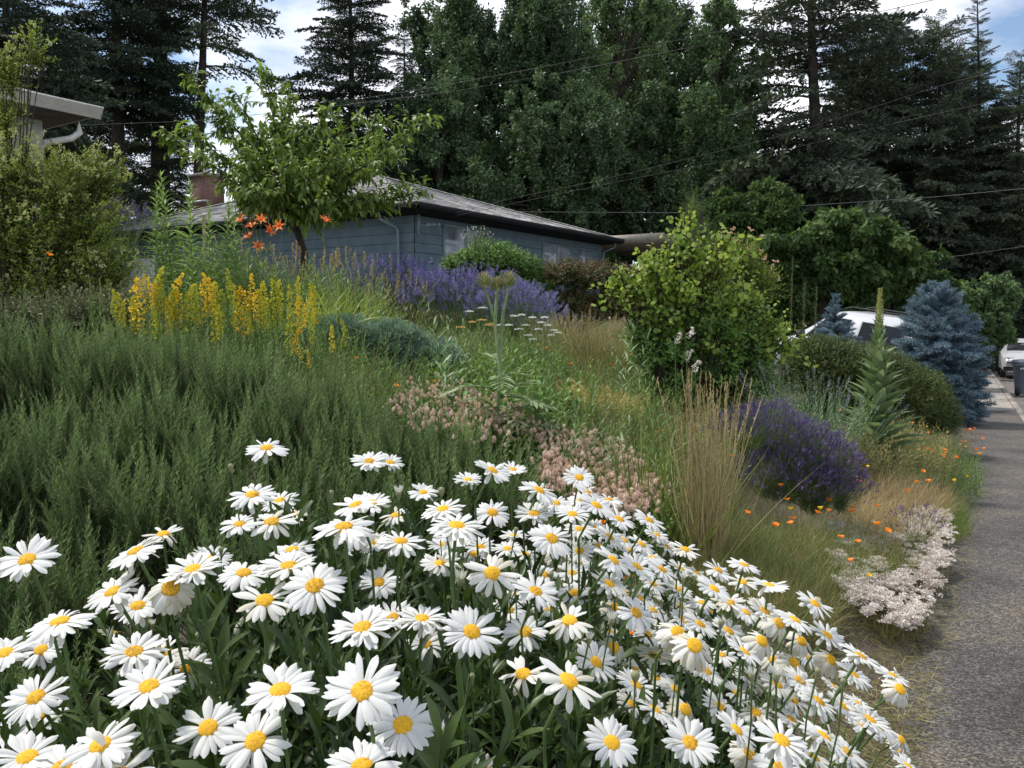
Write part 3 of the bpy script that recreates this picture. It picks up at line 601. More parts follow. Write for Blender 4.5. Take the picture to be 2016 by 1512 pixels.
conifer('fir_tree', 'conifer with a thin see-through spire rising above its neighbours at the right', 1925, 46, -15, 130, m_conB, 320, .02, seed=11, group=CG, shape=.85)
conifer('fir_tree', 'shaggy conifer cut by the right edge of the picture', 2010, 44, 110, 130, m_conB, 320, .02, seed=14, group=CG, shape=.45)
conifer('fir_tree', 'dark conifer low over the street behind the parked cars', 1975, 62, 330, 140, m_conA, 240, .0, seed=15, group=CG, shape=.5)
conifer('fir_tree', 'dark conifer low behind the mound of broad leaves', 1720, 55, 300, 165, m_conA, 240, .0, seed=16, group=CG, shape=.5)
decid('leafy_tree', 'full green leafy tree filling the gap behind the airy one, against the sky', 1290, 54, -30, 280, m_dec, 260, 420, 460, .22, seed=8, group=LG, clump=(.8, .8, 1.2))
decid('leafy_tree', 'low dark leafy tree behind the carport', 1310, 46, 170, 300, m_dec, 260, 420, 560, .2, seed=9, group=LG, clump=(.7, .7, .9))
decid('leafy_tree', 'tall leafy tree standing behind the two dense ones left of the airy one', 1130, 55, -20, 240, m_dec, 240, 420, 460, .22, seed=10, group=LG, clump=(.8, .8, 1.2))
conifer('fir_tree', 'dark conifer between the big gappy conifer and the broad shaggy one', 1680, 54, 60, 160, m_conA, 280, .02, seed=17, group=CG, shape=.45)
conifer('fir_tree', 'dark conifer behind the shaggy ones nearest the right edge', 1900, 54, 140, 170, m_conB, 280, .02, seed=18, group=CG, shape=.4)
BG = 'broad-leaved small trees beyond the garden'
def mound(name, label, blobs, D, mat, lsz, n, T=None, group=BG, up=.5, cat='tree', trunk=.12, shell=.2, dz=.8, seed=0, sub=60):
    # round-headed bush: blobs (px, py, rpx) each broken into many small clumps
    global rng; rng = np.random.default_rng(seed + 500)
    c0 = P(blobs[0][0], 600, D); b = np.array((c0[0], c0[1], float(G(c0[0], c0[1]))))
    t = thing(name, label, cat, b, group); g = Geo(); tr = Geo(); T = T or leaf(1, .55, 1, 0, .2)
    for (px, py, r) in blobs:
        c = P(px, py, D); R = r / FPX * D; d = rdir(sub); cen = c + d * R * U(.25, 1.1, sub)[:, None] * np.array((1, dz, 1)); rad = np.array((1, 1, .6)) * R * U(.12, .3, sub)[:, None]
        leafcloud(g, cen, rad, n // sub, lsz, T, up=up, shell=shell)
        tube([b + (U(-.1, .1), U(-.1, .1), 0), (b + c) / 2 + (U(-.2, .2) * R, 0, R * .2), c], [trunk, trunk * .6, trunk * .3], 6, g=tr)
        for q in range(4): tube([c - (0, 0, R * .5), c + rdir(1)[0] * R * .7], [trunk * .3, trunk * .1], 4, g=tr)
    part('trunk', tr, M_bark, t, smooth=True); part('crown', g, [mat, M_bark], t); return t
mound('leafy_tree', 'round green-leaved small tree with two heads in front of the conifers', [(1425, 420, 42), (1515, 405, 52), (1470, 470, 60), (1410, 480, 45), (1520, 470, 45)], 28, m_cat, .16, 6000, seed=1)
mound('leafy_tree', 'spreading mound of big layered leaves above the white van', [(1560, 520, 80), (1640, 500, 85), (1720, 500, 80), (1660, 570, 70), (1790, 545, 75), (1840, 600, 60), (1560, 590, 60), (1870, 620, 45), (1480, 540, 50), (1660, 455, 45), (1730, 460, 30)], 25, m_cat, .22, 6500, seed=2, up=1.0, dz=.9)
mound('leafy_tree', 'yellow-green maple overhanging the far pavement', [(1940, 610, 48), (1965, 575, 40), (1925, 660, 40), (1960, 650, 30), (1905, 590, 30)], 33, m_dec2, .18, 7000, seed=3)
# the young green tree in front of the blue house roof
rng = np.random.default_rng(5)
def cherry():
    D = 13.0; b = P(592, 600, D); b[2] = float(G(b[0], b[1])); t = thing('cherry_tree', 'young bright green tree with long drooping leaves before the grey roof', 'tree', b)
    fork = P(560, 425, D); tr = Geo(); tube([b, P(600, 500, D), P(585, 455, D), fork], [.07, .06, .055, .05], 8, g=tr)
    T = [leaf(1, .4, 3, c, .3, .75) for c in (.5, .8, 1.1)]; g = Geo()
    ends = [(378, 150, .2), (325, 262, .5), (372, 258, -.6), (470, 190, -.3), (525, 150, .1), (560, 215, .9), (640, 215, -.7), (700, 235, .4), (755, 235, 0), (845, 228, -.2), (790, 270, .8), (760, 300, -.8), (720, 340, .3), (828, 378, -.4), (700, 385, .9), (640, 390, -1), (560, 330, -1.2), (480, 330, -1.1), (475, 268, .7), (482, 350, -.5), (490, 372, -.8), (520, 380, -1.3), (600, 280, 1.2), (510, 260, 1.0), (610, 330, -1.3), (670, 290, -.9), (540, 290, -1.0), (430, 240, .2), (590, 245, -.4), (660, 350, .8), (740, 380, -.6), (470, 285, -.8),(570,185,.3),(690,320,-.2),(780,375,.2),(480,405,.6),(620,412,-.8),(700,402,.5),(555,398,1.0),(475,385,.4)]
    P0 = []; 
    for (x, y, dd) in ends:
        e = P(x, y, D + dd * .9); v = e - fork; st = fork + np.array((0, 0, max(0, v[2] * U(0, .35)))); mid = st + (e - st) * .5 + np.array((0, 0, -.06 * np.linalg.norm(v) * (1 if v[2] > 0 else -.8)))
        cv = [(1 - q) ** 2 * st + 2 * q * (1 - q) * mid + q * q * e for q in np.linspace(0, 1, 12)]
        tube(cv, np.linspace(.026, .005, 12), 5, g=tr)
        Ln = np.linalg.norm(v); nn = int(12 + Ln * 13)
        for j in range(nn):                           # side shoots carrying hanging leaves
            q = U(.22, 1) if j else 1.0; i = min(10, int(q * 11)); s_ = cv[i] + (cv[i + 1] - cv[i]) * (q * 11 - i); ax = nrm(cv[i + 1] - cv[i])
            sd = nrm(ax * 1.0 + rng.normal(0, .55, 3) + np.array((0, 0, .12))); sl = U(.18, .5) * (1 if q < .9 else .6)
            cs = [s_ + sd * sl * w_ - np.array((0, 0, .18 * sl * w_ * w_)) for w_ in np.linspace(0, 1, 5)]; tube(cs, np.linspace(.006, .002, 5), 3, g=tr)
            for w_ in np.arange(.05, 1.02, .042 / sl): P0.append((s_ + sd * sl * w_ - np.array((0, 0, .18 * sl * w_ * w_)), sd))
    pts = np.array([a for a, _ in P0]); ax = np.array([a for _, a in P0]); m = len(pts)
    d = ax * .75 + rng.normal(0, .5, (m, 3)); d[:, 2] -= .75
    scatter(g, T, pts, d, U(.095, .165, m), vs=.15, roll=U(-.6, .6, m))
    part('trunk', tr, M_bark, t, smooth=True); part('crown', g, m_cher, t)
cherry()
# ------------------------------------------------------------------ rosemary
rng = np.random.default_rng(21)
SR = [sprig(U(.2, .3), 44, .023, .0032, 46, .25, .0018, whorl=2, tip=.35, bend=.1, fold=.1) for _ in range(8)]
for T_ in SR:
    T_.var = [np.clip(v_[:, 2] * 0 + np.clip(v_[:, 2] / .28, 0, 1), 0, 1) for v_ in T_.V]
def rosemary(label, lobes, seed, gap=.036):
    # each lobe: (px, py, rx, ry, distance); upright plumes stand all over the front and top of every lobe, creases between lobes stay dark
    global rng; rng = np.random.default_rng(seed); tips, outs = [], []
    for (px, py, rx, ry, D) in lobes:
        c = P(px, py, D); r = np.array((rx, (rx + ry) / 2 * .9, ry)) / FPX * D; n = int(5200 * r[0] * r[2] * 7) + 60; d = rdir(n, -.45, 1); d = d[d[:, 1] < .45]
        for q_, dd in zip(c + d * r * U(.93, 1.04, len(d))[:, None], d):
            if all(abs(q_[0] - e_[0]) > gap or abs(q_[1] - e_[1]) > gap or abs(q_[2] - e_[2]) > gap * 1.6 for e_ in tips[-400:]) and q_[2] > G(q_[0], q_[1]) + .05: tips.append(q_); outs.append(dd)
    tips, outs = np.array(tips), np.array(outs); k = len(tips); gz_ = G(tips[:, 0], tips[:, 1]); tips[:, 2] += np.abs(rng.normal(0, .025, k))
    b = np.array((tips[:, 0].mean(), tips[:, 1].mean(), 0)); b[2] = float(G(b[0], b[1])); t = thing('rosemary_bush', label, 'rosemary', b, 'rosemary bushes behind the daisies')
    g = Geo(); q = 7; i = np.repeat(np.arange(k), q); m = len(i); r_ = np.tile(np.arange(q), k); plume = nrm(outs * np.array((.3, .3, .15)) + (0, 0, .9) + rng.normal(0, .1, (k, 3)))
    drop = np.where(r_ == 0, 0, U(.02, .2, m)); a_ = U(0, 2 * pi, m); rad_ = (.004 + .12 * drop) * U(.4, 1.2, m)
    h = tips[i] - plume[i] * drop[:, None] + np.stack([np.cos(a_) * rad_, np.sin(a_) * rad_, 0 * a_], 1)
    d = nrm(plume[i] + np.stack([np.cos(a_), np.sin(a_), 0 * a_], 1) * U(.02, .35, m)[:, None]); s_ = U(.6, 1.0, m); p = h - d * (.22 * s_)[:, None]
    v = np.clip(.5 + rng.normal(0, .16, k)[i] + rng.normal(0, .08, m), 0, 1); scatter(g, SR, p, d, s_, v, vs=.6)
    j = rng.integers(0, k, k * 3); m = len(j); h = tips[j] - outs[j] * U(.06, .2, m)[:, None] - np.stack([U(-.04, .04, m), U(-.04, .04, m), U(.05, .2, m)], 1); d = nrm(outs[j] * .5 + (0, 0, .6) + rng.normal(0, .3, (m, 3))); scatter(g, SR, h - d * .15, d, U(.7, 1, m), U(.15, .45, m), vs=.5)  # inner sprigs get darker colours, shade inside the bush put into the colour
    part('foliage', g, [m_ros, m_rosst], t)
    g = Geo()
    for j in range(0, k, 5):
        r0 = tips[j] - plume[j] * .18; e0 = np.array((r0[0] - outs[j, 0] * .2, r0[1] - outs[j, 1] * .2, min(gz_[j], r0[2] - .1))); tube([e0, (e0 + r0) / 2 + (U(-.03, .03), 0, 0), r0], [.004, .003, .002], 4, g=g)
    part('stem', g, M_bark, t); return t
rosemary('wide domed rosemary bush behind, below the yellow flower spikes', [(-40, 730, 130, 100, 3.7), (90, 740, 120, 95, 3.7), (230, 740, 120, 90, 3.6), (370, 750, 110, 85, 3.5), (480, 765, 95, 85, 3.3), (560, 820, 85, 90, 3.0), (660, 790, 60, 55, 3.2), (300, 850, 110, 90, 3.0), (420, 870, 80, 70, 2.8), (130, 850, 70, 70, 3.0)], 31)
rosemary('nearer rosemary bush of long upright plumes at the left edge', [(-40, 960, 120, 150, 2.3), (70, 930, 90, 130, 2.35), (190, 980, 90, 120, 2.2), (290, 990, 80, 100, 2.15), (390, 980, 80, 95, 2.15), (480, 970, 65, 80, 2.2), (20, 1160, 130, 130, 1.8), (170, 1130, 90, 90, 1.85), (60, 1320, 130, 100, 1.6)], 32)
rosemary('rosemary bush reaching right in front of the pink clover', [(600, 930, 60, 70, 2.4), (690, 860, 75, 75, 2.7), (780, 880, 75, 75, 2.55), (870, 890, 75, 70, 2.5), (960, 920, 70, 70, 2.4), (1030, 970, 55, 60, 2.3), (700, 960, 70, 60, 2.3), (840, 970, 90, 60, 2.2), (560, 1040, 80, 60, 1.95), (430, 1080, 90, 60, 1.85)], 33)
# ------------------------------------------------------------------ generic garden plants
SW = [sprig(.5, 26, .075, .012, 50, .5, .002, 2, bend=.2) for _ in range(5)]             # narrow weeds
SB = [sprig(.32, 14, .07, .028, 60, .6, .002, 3, bend=.2, lprof=.7) for _ in range(5)]   # broader leaves
SF = [sprig(.4, 60, .02, .003, 45, .1, .001, bend=.3, fold=.1) for _ in range(5)]        # feathery
SA = [sprig(.3, 22, .03, .014, 62, .3, .0015, bend=.4, tip=.8, tuft=4) for _ in range(5)]
def blade(Lg=1, W=.012, curl=.9, seg=5): return leaf(Lg, W, seg, curl, .3, .35)
BL = [blade(1, U(.008, .014), U(.2, 1.5)) for _ in range(8)]
def clump_obj(name, label, cat, px, py, items, group=None, up=0.0, base=None):
    # items: list of (part name, Ts, n, spread, height, mat(s), opts)
    b = hitv([px], [py], up)[0] if base is None else np.asarray(base, float); t = thing(name, label, cat, b, group)
    for it in items:
        pn, Ts, n, rx, ry, hgt, mats = it[:7]; o_ = it[7] if len(it) > 7 else {}
        a, r = U(0, 2 * pi, n), np.sqrt(rng.random(n)); x = b[0] + np.cos(a) * r * rx; y = b[1] + np.sin(a) * r * ry
        z = G(x, y) + o_.get('z', 0); fan = o_.get('fan', .5)
        d = nrm(np.stack([(x - b[0]) / rx * fan + rng.normal(0, o_.get('jit', .12), n), (y - b[1]) / ry * fan + rng.normal(0, o_.get('jit', .12), n), np.ones(n)], 1))
        g = Geo(); scatter(g, Ts, np.stack([x, y, z], 1), d, hgt * U(.6, 1.1, n), vs=o_.get('vs', .35)); part(pn, g, mats, t)
    return t
def dome(name, label, cat, blobs, D, Ts, n, mats, group=None, upb=.45, sl=1.0, tlen=.3, dzb=1.0, shell=(.55, 1.0), fl=None, core=None, base=None, stems=True, zmin=-.35, sv=.25):
    # sprigs pointing outwards over overlapping ellipsoids (px, py, rx px, ry px)
    cs = [P(x, y, D) for x, y, *_ in blobs]; rs = [np.array((rx, (rx + ry) / 2 * dzb, ry)) / FPX * D for _, _, rx, ry in blobs]
    c0 = cs[0] if base is None else base; b = np.array((c0[0], c0[1], float(G(c0[0], c0[1])))); t = thing(name, label, cat, b, group); g = Geo(); st = Geo()
    w_ = np.array([r[0] * r[2] for r in rs]); w_ = w_ / w_.sum()
    for c, r, k in zip(cs, rs, w_):
        m = int(n * k) + 1; d = rdir(m, zmin, 1); q = U(shell[0], shell[1], m)[:, None]; p = c + d * q * r
        dd = nrm(d + np.array((0, 0, upb)) + rng.normal(0, .22, (m, 3))); s_ = sl * U(.7, 1.2, m)
        p = p - dd * (tlen * s_)[:, None]; ok = p[:, 2] > G(p[:, 0], p[:, 1]) - .15
        scatter(g, Ts, p[ok], dd[ok], s_[ok], vs=sv)
        if stems:
            for j in range(7): e = c + rdir(1, 0, 1)[0] * r * .75; tube([b + (U(-.08, .08), U(-.08, .08), -.02), (b + e) / 2 + rng.normal(0, .05, 3), e], [.008, .006, .003], 4, g=st)
    part('foliage', g, mats, t)
    if stems: part('stem', st, M_bark, t)
    if fl:
        for (pn, T, nf, fs, fm, zlo) in fl:
            g = Geo()
            for c, r, k in zip(cs, rs, w_):
                m = int(nf * k) + 1; d = rdir(m, zlo, 1); p = c + d * r * U(.86, 1.16, m)[:, None]; scatter(g, T, p, nrm(d * .6 + (0, 0, .7) + rng.normal(0, .2, (m, 3))), fs * U(.7, 1.2, m), vs=.2)
            part(pn, g, fm, t)
    return t
rng = np.random.default_rng(41)
# left-hand shrub with yellow-green leaves and pale buds
BUD = Geo(); BUD.put(leaf(.012, .01, 1), frames(rdir(9)), rdir(9) * .008); 
BUDS = [Geo().put(leaf(.016, .012, 1, 0, .3), frames(rdir(16, -.2)), np.cumsum(rng.normal(0, .006, (16, 3)), 0) + np.array((0, 0, .02))) for _ in range(4)]
dome('shrub', 'tall airy shrub with olive leaves and pale yellow buds in front of the cream house', 'shrub',
     [(10, 335, 110, 70), (5, 225, 30, 45), (66, 100, 20, 45), (12, 140, 38, 45), (110, 370, 120, 70), (195, 345, 50, 45), (50, 470, 150, 110), (170, 440, 70, 60), (100, 560, 120, 70), (215, 545, 60, 55), (20, 590, 80, 60), (-40, 460, 90, 150)], 6.2, SA, 2700, [m_oli, M_bark], fl=[('flower_buds', BUDS, 750, 1.0, leafmat('pale_buds', [(.3, .33, .08), (.45, .47, .17), (.6, .6, .35)], .7, .2), .1)], tlen=.25, upb=.7, shell=(.3, 1.05))
dome('shrub', 'grey-green weedy shrub with reddish stems at the foot of the tall airy shrub', 'shrub', [(30, 640, 90, 50), (150, 620, 100, 40), (240, 610, 60, 30)], 5.2, SA, 700, [leafmat('grey_green', [(.05, .07, .03), (.12, .15, .07), (.24, .26, .14)], .6, .2), solid('red_stem', [(.12, .06, .04), (.2, .1, .07)], .7, 20)], tlen=.25)
# tall willow-leaved stalks
ST = [sprig(1.35, 150, .19, .027, 70, .9, .006, 3, bend=.06, tip=.35, fold=.2, jit=10) for _ in range(4)]
def stalks(nm, label, cat, spots, D, Ts, H0, mats, group, tlen):
    for i, (px, py, lab) in enumerate(spots):
        top = P(px, py, D + U(-.4, .4)); zb = float(G(top[0], top[1])); b = np.array((top[0] + U(-.05, .05), top[1], zb)); t = thing(nm, lab, cat, b, group)
        g = Geo(); Ln = np.linalg.norm(top - b); scatter(g, Ts, [b], [top - b], Ln / tlen, vs=.3); part('leafy_stem', g, mats, t)
stalks('willowherb', None, 'tall plant', [(335, 345, 'tallest leafy green stalk with narrow leaves, before the roof left of the chimney'), (300, 368, 'leafy green stalk left of the tallest one, over the pale garage panel'), (372, 358, 'leafy green stalk just below the brick chimney, right of the tallest one'), (402, 400, 'shorter leafy stalk between the chimney and the pale pole'), (440, 385, 'leafy green stalk under the low left branch of the young tree'), (468, 425, 'short leafy stalk beside the leftmost orange lilies'), (318, 430, 'low leafy stalk directly beneath the tallest stalk'), (355, 430, 'low leafy stalk beneath the chimney, second from the tallest')], 6.4, ST, 1, [leafmat('lime_leaves', [(.1, .17, .04), (.18, .28, .07), (.3, .42, .14)], .5, .35), M_stem], 'tall leafy stalks before the house', 1.35)
g = Geo(); pb = P(404, 560, 9); pt_ = P(401, 424, 9); pb[2] = float(G(pb[0], pb[1])); tube([pb, pt_], .018, 8, g=g); tube([pt_, pt_ + (0, 0, .012)], [.022, .01], 8, g=g)
solo('garden_stake', g, M_dryst, 'pale wooden stake standing among the tall leafy stalks', 'stake', base=pb)
# orange lilies
def lily_flower():
    g = Geo(); T = leaf(.085, .026, 5, 1.5, .35, .8)
    for i in range(6): a = i * pi / 3 + U(-.1, .1); g.put(T, frames(np.array([(cos(a) * .5, sin(a) * .5, 1)]), 1, roll=0.0), np.zeros((1, 3)))
    for i in range(6): a = i * pi / 3 + .4; tube([(0, 0, 0), (cos(a) * .02, sin(a) * .02, .05), (cos(a) * .035, sin(a) * .035, .07)], .0012, 3, g=g)
    return g
LF = [lily_flower() for _ in range(3)]
for i, (px, py, tx, lab) in enumerate([(477, 437, -.5, 'leftmost orange lily bloom, facing left beside the leafy stalks'), (513, 436, .2, 'topmost orange lily bloom of the cluster left of the young tree trunk'), (496, 450, -.3, 'orange lily bloom just under the leftmost one'), (527, 456, .6, 'orange lily bloom facing right, right of the cluster'), (493, 470, -.2, 'orange lily bloom in the middle of the cluster, low on the left'), (507, 488, .2, 'lowest orange lily bloom, below the rest of the cluster'), (553, 447, -.3, 'orange lily bloom against the tree trunk'), (638, 438, .4, 'orange lily bloom standing alone right of the tree trunk')]):
    D = 8.4; h = P(px, py, D); b = np.array((h[0] + U(-.05, .05), D + U(-.1, .1), 0)); b[2] = float(G(b[0], b[1])); t = thing('orange_lily', lab, 'lily', b, 'orange lilies before the blue house')
    g = Geo(); tube([b, (b + h) / 2 + (U(-.03, .03), 0, 0), h + (-.02 * tx, 0, -.03), h], [.005, .004, .003, .003], 5, g=g)
    for q in range(3): e = h + (U(-.08, .08), U(-.04, .04), U(-.02, .08)); tube([h - (0, 0, .05), e, e + (0, 0, .03), e + (0, 0, .06)], [.002, .004, .007, .001], 4, g=g)
    part('stem', g, M_stem, t)
    g = Geo(); g.put(LF[i % 3], frames(np.array([(tx * 1.6 + U(-.3, .3), -.75 + U(-.1, .4), .55 + U(-.3, .5))]), 1.15), h[None]); part('petals', g, m_lily, t)
# dry seed stalks among lilies
def spikeT(L_=.9, head=.16, hw=.009, n=30):
    g = Geo(); bx = U(-.15, .15); pts = [(bx * t * t * L_, 0, L_ * t) for t in np.linspace(0, 1, 6)]; tube(pts, .0022, 3, m=1, g=g)
    T = leaf(.03, .006, 1)
    z = 1 - rng.random(n) * head / L_; p = np.stack([bx * z * z * L_, z * 0, z * L_], 1); g.put(T, frames(rng.normal(0, .35, (n, 3)) + (0, 0, 1)), p); return g
SPK = [spikeT() for _ in range(5)]
clump_obj('dry_stalks', 'thicket of thin tan and green seed stalks left of the blue corner of the house', 'plant', 640, 560, [('stalks', SPK, 90, .95, .5, 1.05, [m_dry, M_stem], dict(fan=.12, jit=.09)), ('stalk_leaves', SW, 60, .95, .5, 1.5, [m_dryg, M_stem], dict(fan=.1))], base=np.append(P(655, 560, 8.6)[:2], float(G(P(655, 560, 8.6)[0], 8.6))))
clump_obj('dry_stalks', 'tan seed stalks rising around the lily cluster', 'plant', 560, 560, [('stalks', SPK, 45, .5, .4, 1.0, [m_dry, M_dryst], dict(fan=.15, jit=.1)), ('stalk_leaves', BL, 120, .6, .4, .8, [m_gra, M_stem], dict(fan=.5))], base=np.append(P(560, 560, 8.5)[:2], float(G(P(560, 560, 8.5)[0], 8.5))))
BW = [blade(1, U(.022, .032), U(.9, 2.0), 7) for _ in range(7)]
clump_obj('strap_plant', 'clump of arching yellow-green strap leaves above the blue juniper', 'plant', 670, 590, [('leaves', BW, 230, .26, .25, .62, m_strap, dict(fan=.9, jit=.3, z=.22))], up=.0, base=np.append(P(660, 590, 6.9)[:2], float(G(P(660, 590, 6.9)[0], 6.9))))
clump_obj('strap_plant', 'smaller tuft of strap leaves left of the large arching clump', 'plant', 600, 570, [('leaves', BW, 90, .25, .2, .5, m_strap, dict(fan=.8, jit=.3))], base=np.append(P(600, 570, 8.0)[:2], float(G(P(600, 570, 8.)[0], 8.0)) + .1))
# golden spikes
def plume_t(L_, r0, gold):
    g = Geo(); n = int(330 * L_ / .5); T = leaf(.013, .012, 1, 0, .3)
    t = rng.random(n) ** .8; prof = np.interp(t, [0, .15, .5, .85, 1], [.35, .9, 1, .55, .08]) * (1 + .35 * np.sin(t * 34 + U(0, 6))); a = U(0, 2 * pi, n); r = r0 * prof * np.sqrt(U(.35, 1, n))
    bx = U(-.06, .06); p = np.stack([np.cos(a) * r + bx * np.sin(t * 3), np.sin(a) * r, t * L_], 1); g.put(T, frames(rdir(n, -.3), U(.7, 1.5, n)), p); return g
GT = [plume_t(.3, .033, 1) for _ in range(4)]; GB = [plume_t(.3, .03, 0) for _ in range(3)]
STG = [sprig(.6, 44, .045, .006, 38, .2, .003, 1, bend=.05, tip=.6) for _ in range(3)]
gl = [(272, 549, 649, 1), (308, 556, 610, 1), (325, 590, 654, 1), (361, 540, 640, 1), (409, 548, 612, 1), (398, 540, 600, .5), (470, 565, 650, 1), (495, 540, 600, .4), (448, 530, 590, .2), (323, 526, 600, .1), (283, 540, 590, .1), (224, 570, 620, .1), (245, 590, 640, .1), (545, 570, 640, .1), (588, 585, 650, .8), (600, 600, 640, .9), (592, 645, 700, 1), (568, 620, 690, .2), (617, 610, 670, .1), (424, 555, 630, .3), (512, 570, 640, .1), (535, 590, 650, .1), (385, 560, 630, .1), (605, 690, 722, .9), (653, 640, 690, .1), (670, 630, 680, .1), (430, 600, 660, .1), (340, 575, 640, .2), (300, 600, 660, .1)]
gl += [(float(x_), float(U(545, 600)), 0, float(k_)) for x_, k_ in zip(np.linspace(235, 615, 26) + U(-14, 14, 26), rng.choice([.2, .2, .9], 26))]; gl = [(a_, b__, c_ or b__ + float(U(55, 85)), d_) for a_, b__, c_, d_ in gl]; gl.sort()
go = [q for q in gl if q[3] >= .8]; gb_ = [q for q in gl if q[3] < .8]
for lst, word in ((go, 'golden yellow flower spike'), (gb_, 'yellow-green budding flower spike')):
    for i, (px, y0, y1, k) in enumerate(lst):
        D = 4.6 if y0 < 600 else 4.3; h = P(px, y0, D); Ls = (y1 - y0) / FPX * D * 1.15; b = np.array((h[0] + U(-.04, .04), D, 0)); b[2] = float(G(b[0], D)); t = thing('goldenrod', '%s above the rosemary, %s of its colour from the left' % (word, ORD[i]), 'goldenrod', b, 'yellow flower spikes behind the rosemary')
        d = nrm(h - b); g = Geo(); scatter(g, STG, [b], [d], (np.linalg.norm(h - b) - Ls * .3) / .6, vs=.3); part('stem', g, [m_weed, M_stem], t)
        g = Geo(); scatter(g, GT if k > .3 else GB, [h - d * Ls], [d], Ls / .3, vs=.3); part('flower_spike', g, m_gold if k > .3 else m_goldb, t)
fill_up = 1
clump_obj('goldenrod_leaves', 'feathery light green foliage around the yellow flower spikes', 'plant', 420, 640, [('leaves', SF + STG, 430, 1.15, .3, 1.1, [m_weed, M_stem], dict(fan=.1)), ], base=np.append(P(420, 640, 4.75)[:2], float(G(P(420, 640, 4.75)[0], 4.75))))
# blue-green juniper
SJ = [Geo() for _ in range(4)]
for s_ in SJ:
    n = 90; t = rng.random(n); a = U(0, 2 * pi, n); r = .05 * (1 - t * .6); s_.put(leaf(.03, .007, 1), frames(np.stack([np.cos(a) * .6, np.sin(a) * .6, np.ones(n)], 1), U(.7, 1.2, n)), np.stack([np.cos(a) * r * .7, np.sin(a) * r * .7, t * .22], 1))
dome('juniper', 'low spreading blue-green juniper below the purple lavender', 'juniper', [(680, 672, 82, 55), (770, 678, 78, 50), (845, 710, 75, 48), (720, 735, 115, 60), (890, 760, 62, 42), (635, 690, 45, 55)], 6.6, SJ, 3600, [m_jun, M_bark], tlen=.2, upb=.5, sl=.9)
# lavender
def lavspike(fl=.06, L_=.3, m=0, w=.011, n=26):
    g = Geo(); bx = U(-.1, .1); tube([(bx * q * q * L_, 0, L_ * q) for q in (0, .4, .8, 1)], .0013, 3, m=1, g=g); T = leaf(.011, .008, 1, 0, .2)
    z = L_ - rng.random(n) * fl; a = U(0, 2 * pi, n); rr = w * .5; g.put(T, frames(np.stack([np.cos(a) * .8, np.sin(a) * .8, np.ones(n)], 1)), np.stack([bx * (z / L_) ** 2 * L_ + np.cos(a) * rr, np.sin(a) * rr, z], 1)); return g
LS = [lavspike() for _ in range(5)]; LG_ = [sprig(.28, 34, .04, .004, 35, .1, .001, bend=.2, fold=.1) for _ in range(4)]
def lavender(label, blobs, D, nf, nl, mf, sl=1.0, seed=0, fs=1.0, base=None, zlo=.0):
    global rng; rng = np.random.default_rng(seed + 700)
    dome('lavender', label, 'lavender', blobs, D, LG_, nl, [m_lavf, M_stem], 'lavender bushes', tlen=.25, upb=.6, sl=sl, shell=(.6, .92), fl=[('flowers', LS, nf, fs, [mf, m_lavf], zlo)], stems=False, base=base)
lavender('big purple lavender hedge below the blue house, its left end', [(805, 622, 70, 45), (765, 600, 45, 36)], 12.2, 650, 500, m_lav, 1.2, 1, 1.5)
lavender('middle mound of the purple lavender hedge, behind the artichoke stalks', [(885, 640, 70, 45), (950, 632, 60, 40)], 11.6, 750, 500, m_lav, 1.2, 2, 1.5)
lavender('right end of the purple lavender hedge, sloping to the white yarrow', [(1010, 650, 50, 36), (1045, 672, 34, 24)], 10.8, 420, 300, m_lav, 1.2, 3, 1.4)
lavender('deep violet lavender mound beside the tall tan grass near the path', [(1462, 872, 36, 30), (1515, 872, 40, 42), (1572, 908, 46, 44), (1622, 938, 40, 46), (1655, 985, 30, 34), (1540, 960, 72, 48), (1600, 985, 50, 40)], 5.2, 3700, 1200, m_lavd, .6, 4, .5, zlo=-.2)
lavender('small lavender tuft among the white ground cover beside the path', [(1800, 1060, 36, 22)], 5.3, 90, 60, m_lavd, .5, 5, .5)
lavender('dusky lavender at the left behind the airy shrub, before the garage panel', [(200, 480, 70, 25), (255, 500, 30, 18)], 9.2, 240, 160, leafmat('grey_lavender', [(.07, .065, .15), (.12, .11, .22), (.2, .18, .32)], .7, .1), 1., 6, 1.2)
rng = np.random.default_rng(43)
# shrubs before the house
dome('shrub', 'rounded green leafy shrub under the house windows', 'shrub', [(965, 515, 72, 42), (905, 530, 42, 32), (1030, 530, 46, 32), (1060, 565, 40, 35), (980, 570, 80, 40)], 15.0, SB, 2600, [m_grn, M_stem], tlen=.28, sl=1.2)
dome('shrub', 'reddish-green low hedge shrub right of the rounded green shrub', 'shrub', [(1110, 545, 50, 38), (1170, 550, 55, 40), (1230, 555, 45, 36), (1280, 560, 40, 38), (1130, 600, 50, 40), (1200, 605, 60, 40), (1270, 610, 50, 40)], 15, SB, 2600, [leafmat('reddish_leaves', [(.05, .07, .02), (.09, .09, .03), (.22, .10, .045)], .5, .25), M_stem], tlen=.26)
dome('shrub', 'wispy pale shrub with tiny white flowers atop the rounded green shrub', 'shrub', [(940, 470, 30, 22)], 14.6, SF, 60, [m_weed, M_stem], tlen=.3, fl=[('flowers', BUDS, 40, .6, m_wht, 0)])
clump_obj('fountain_grass', 'pale tufted fountain grass between the red-green hedge and the round-leaved shrub', 'grass', 1175, 640, [('blades', BL, 1000, .35, .3, .85, m_dryg, dict(fan=.9, jit=.2)), ('seed_heads', SPK, 140, .3, .25, .85, [m_dry, M_dryst], dict(fan=.6))], base=np.append(P(1170, 640, 9.5)[:2], float(G(P(1170, 640, 9.5)[0], 9.5))))
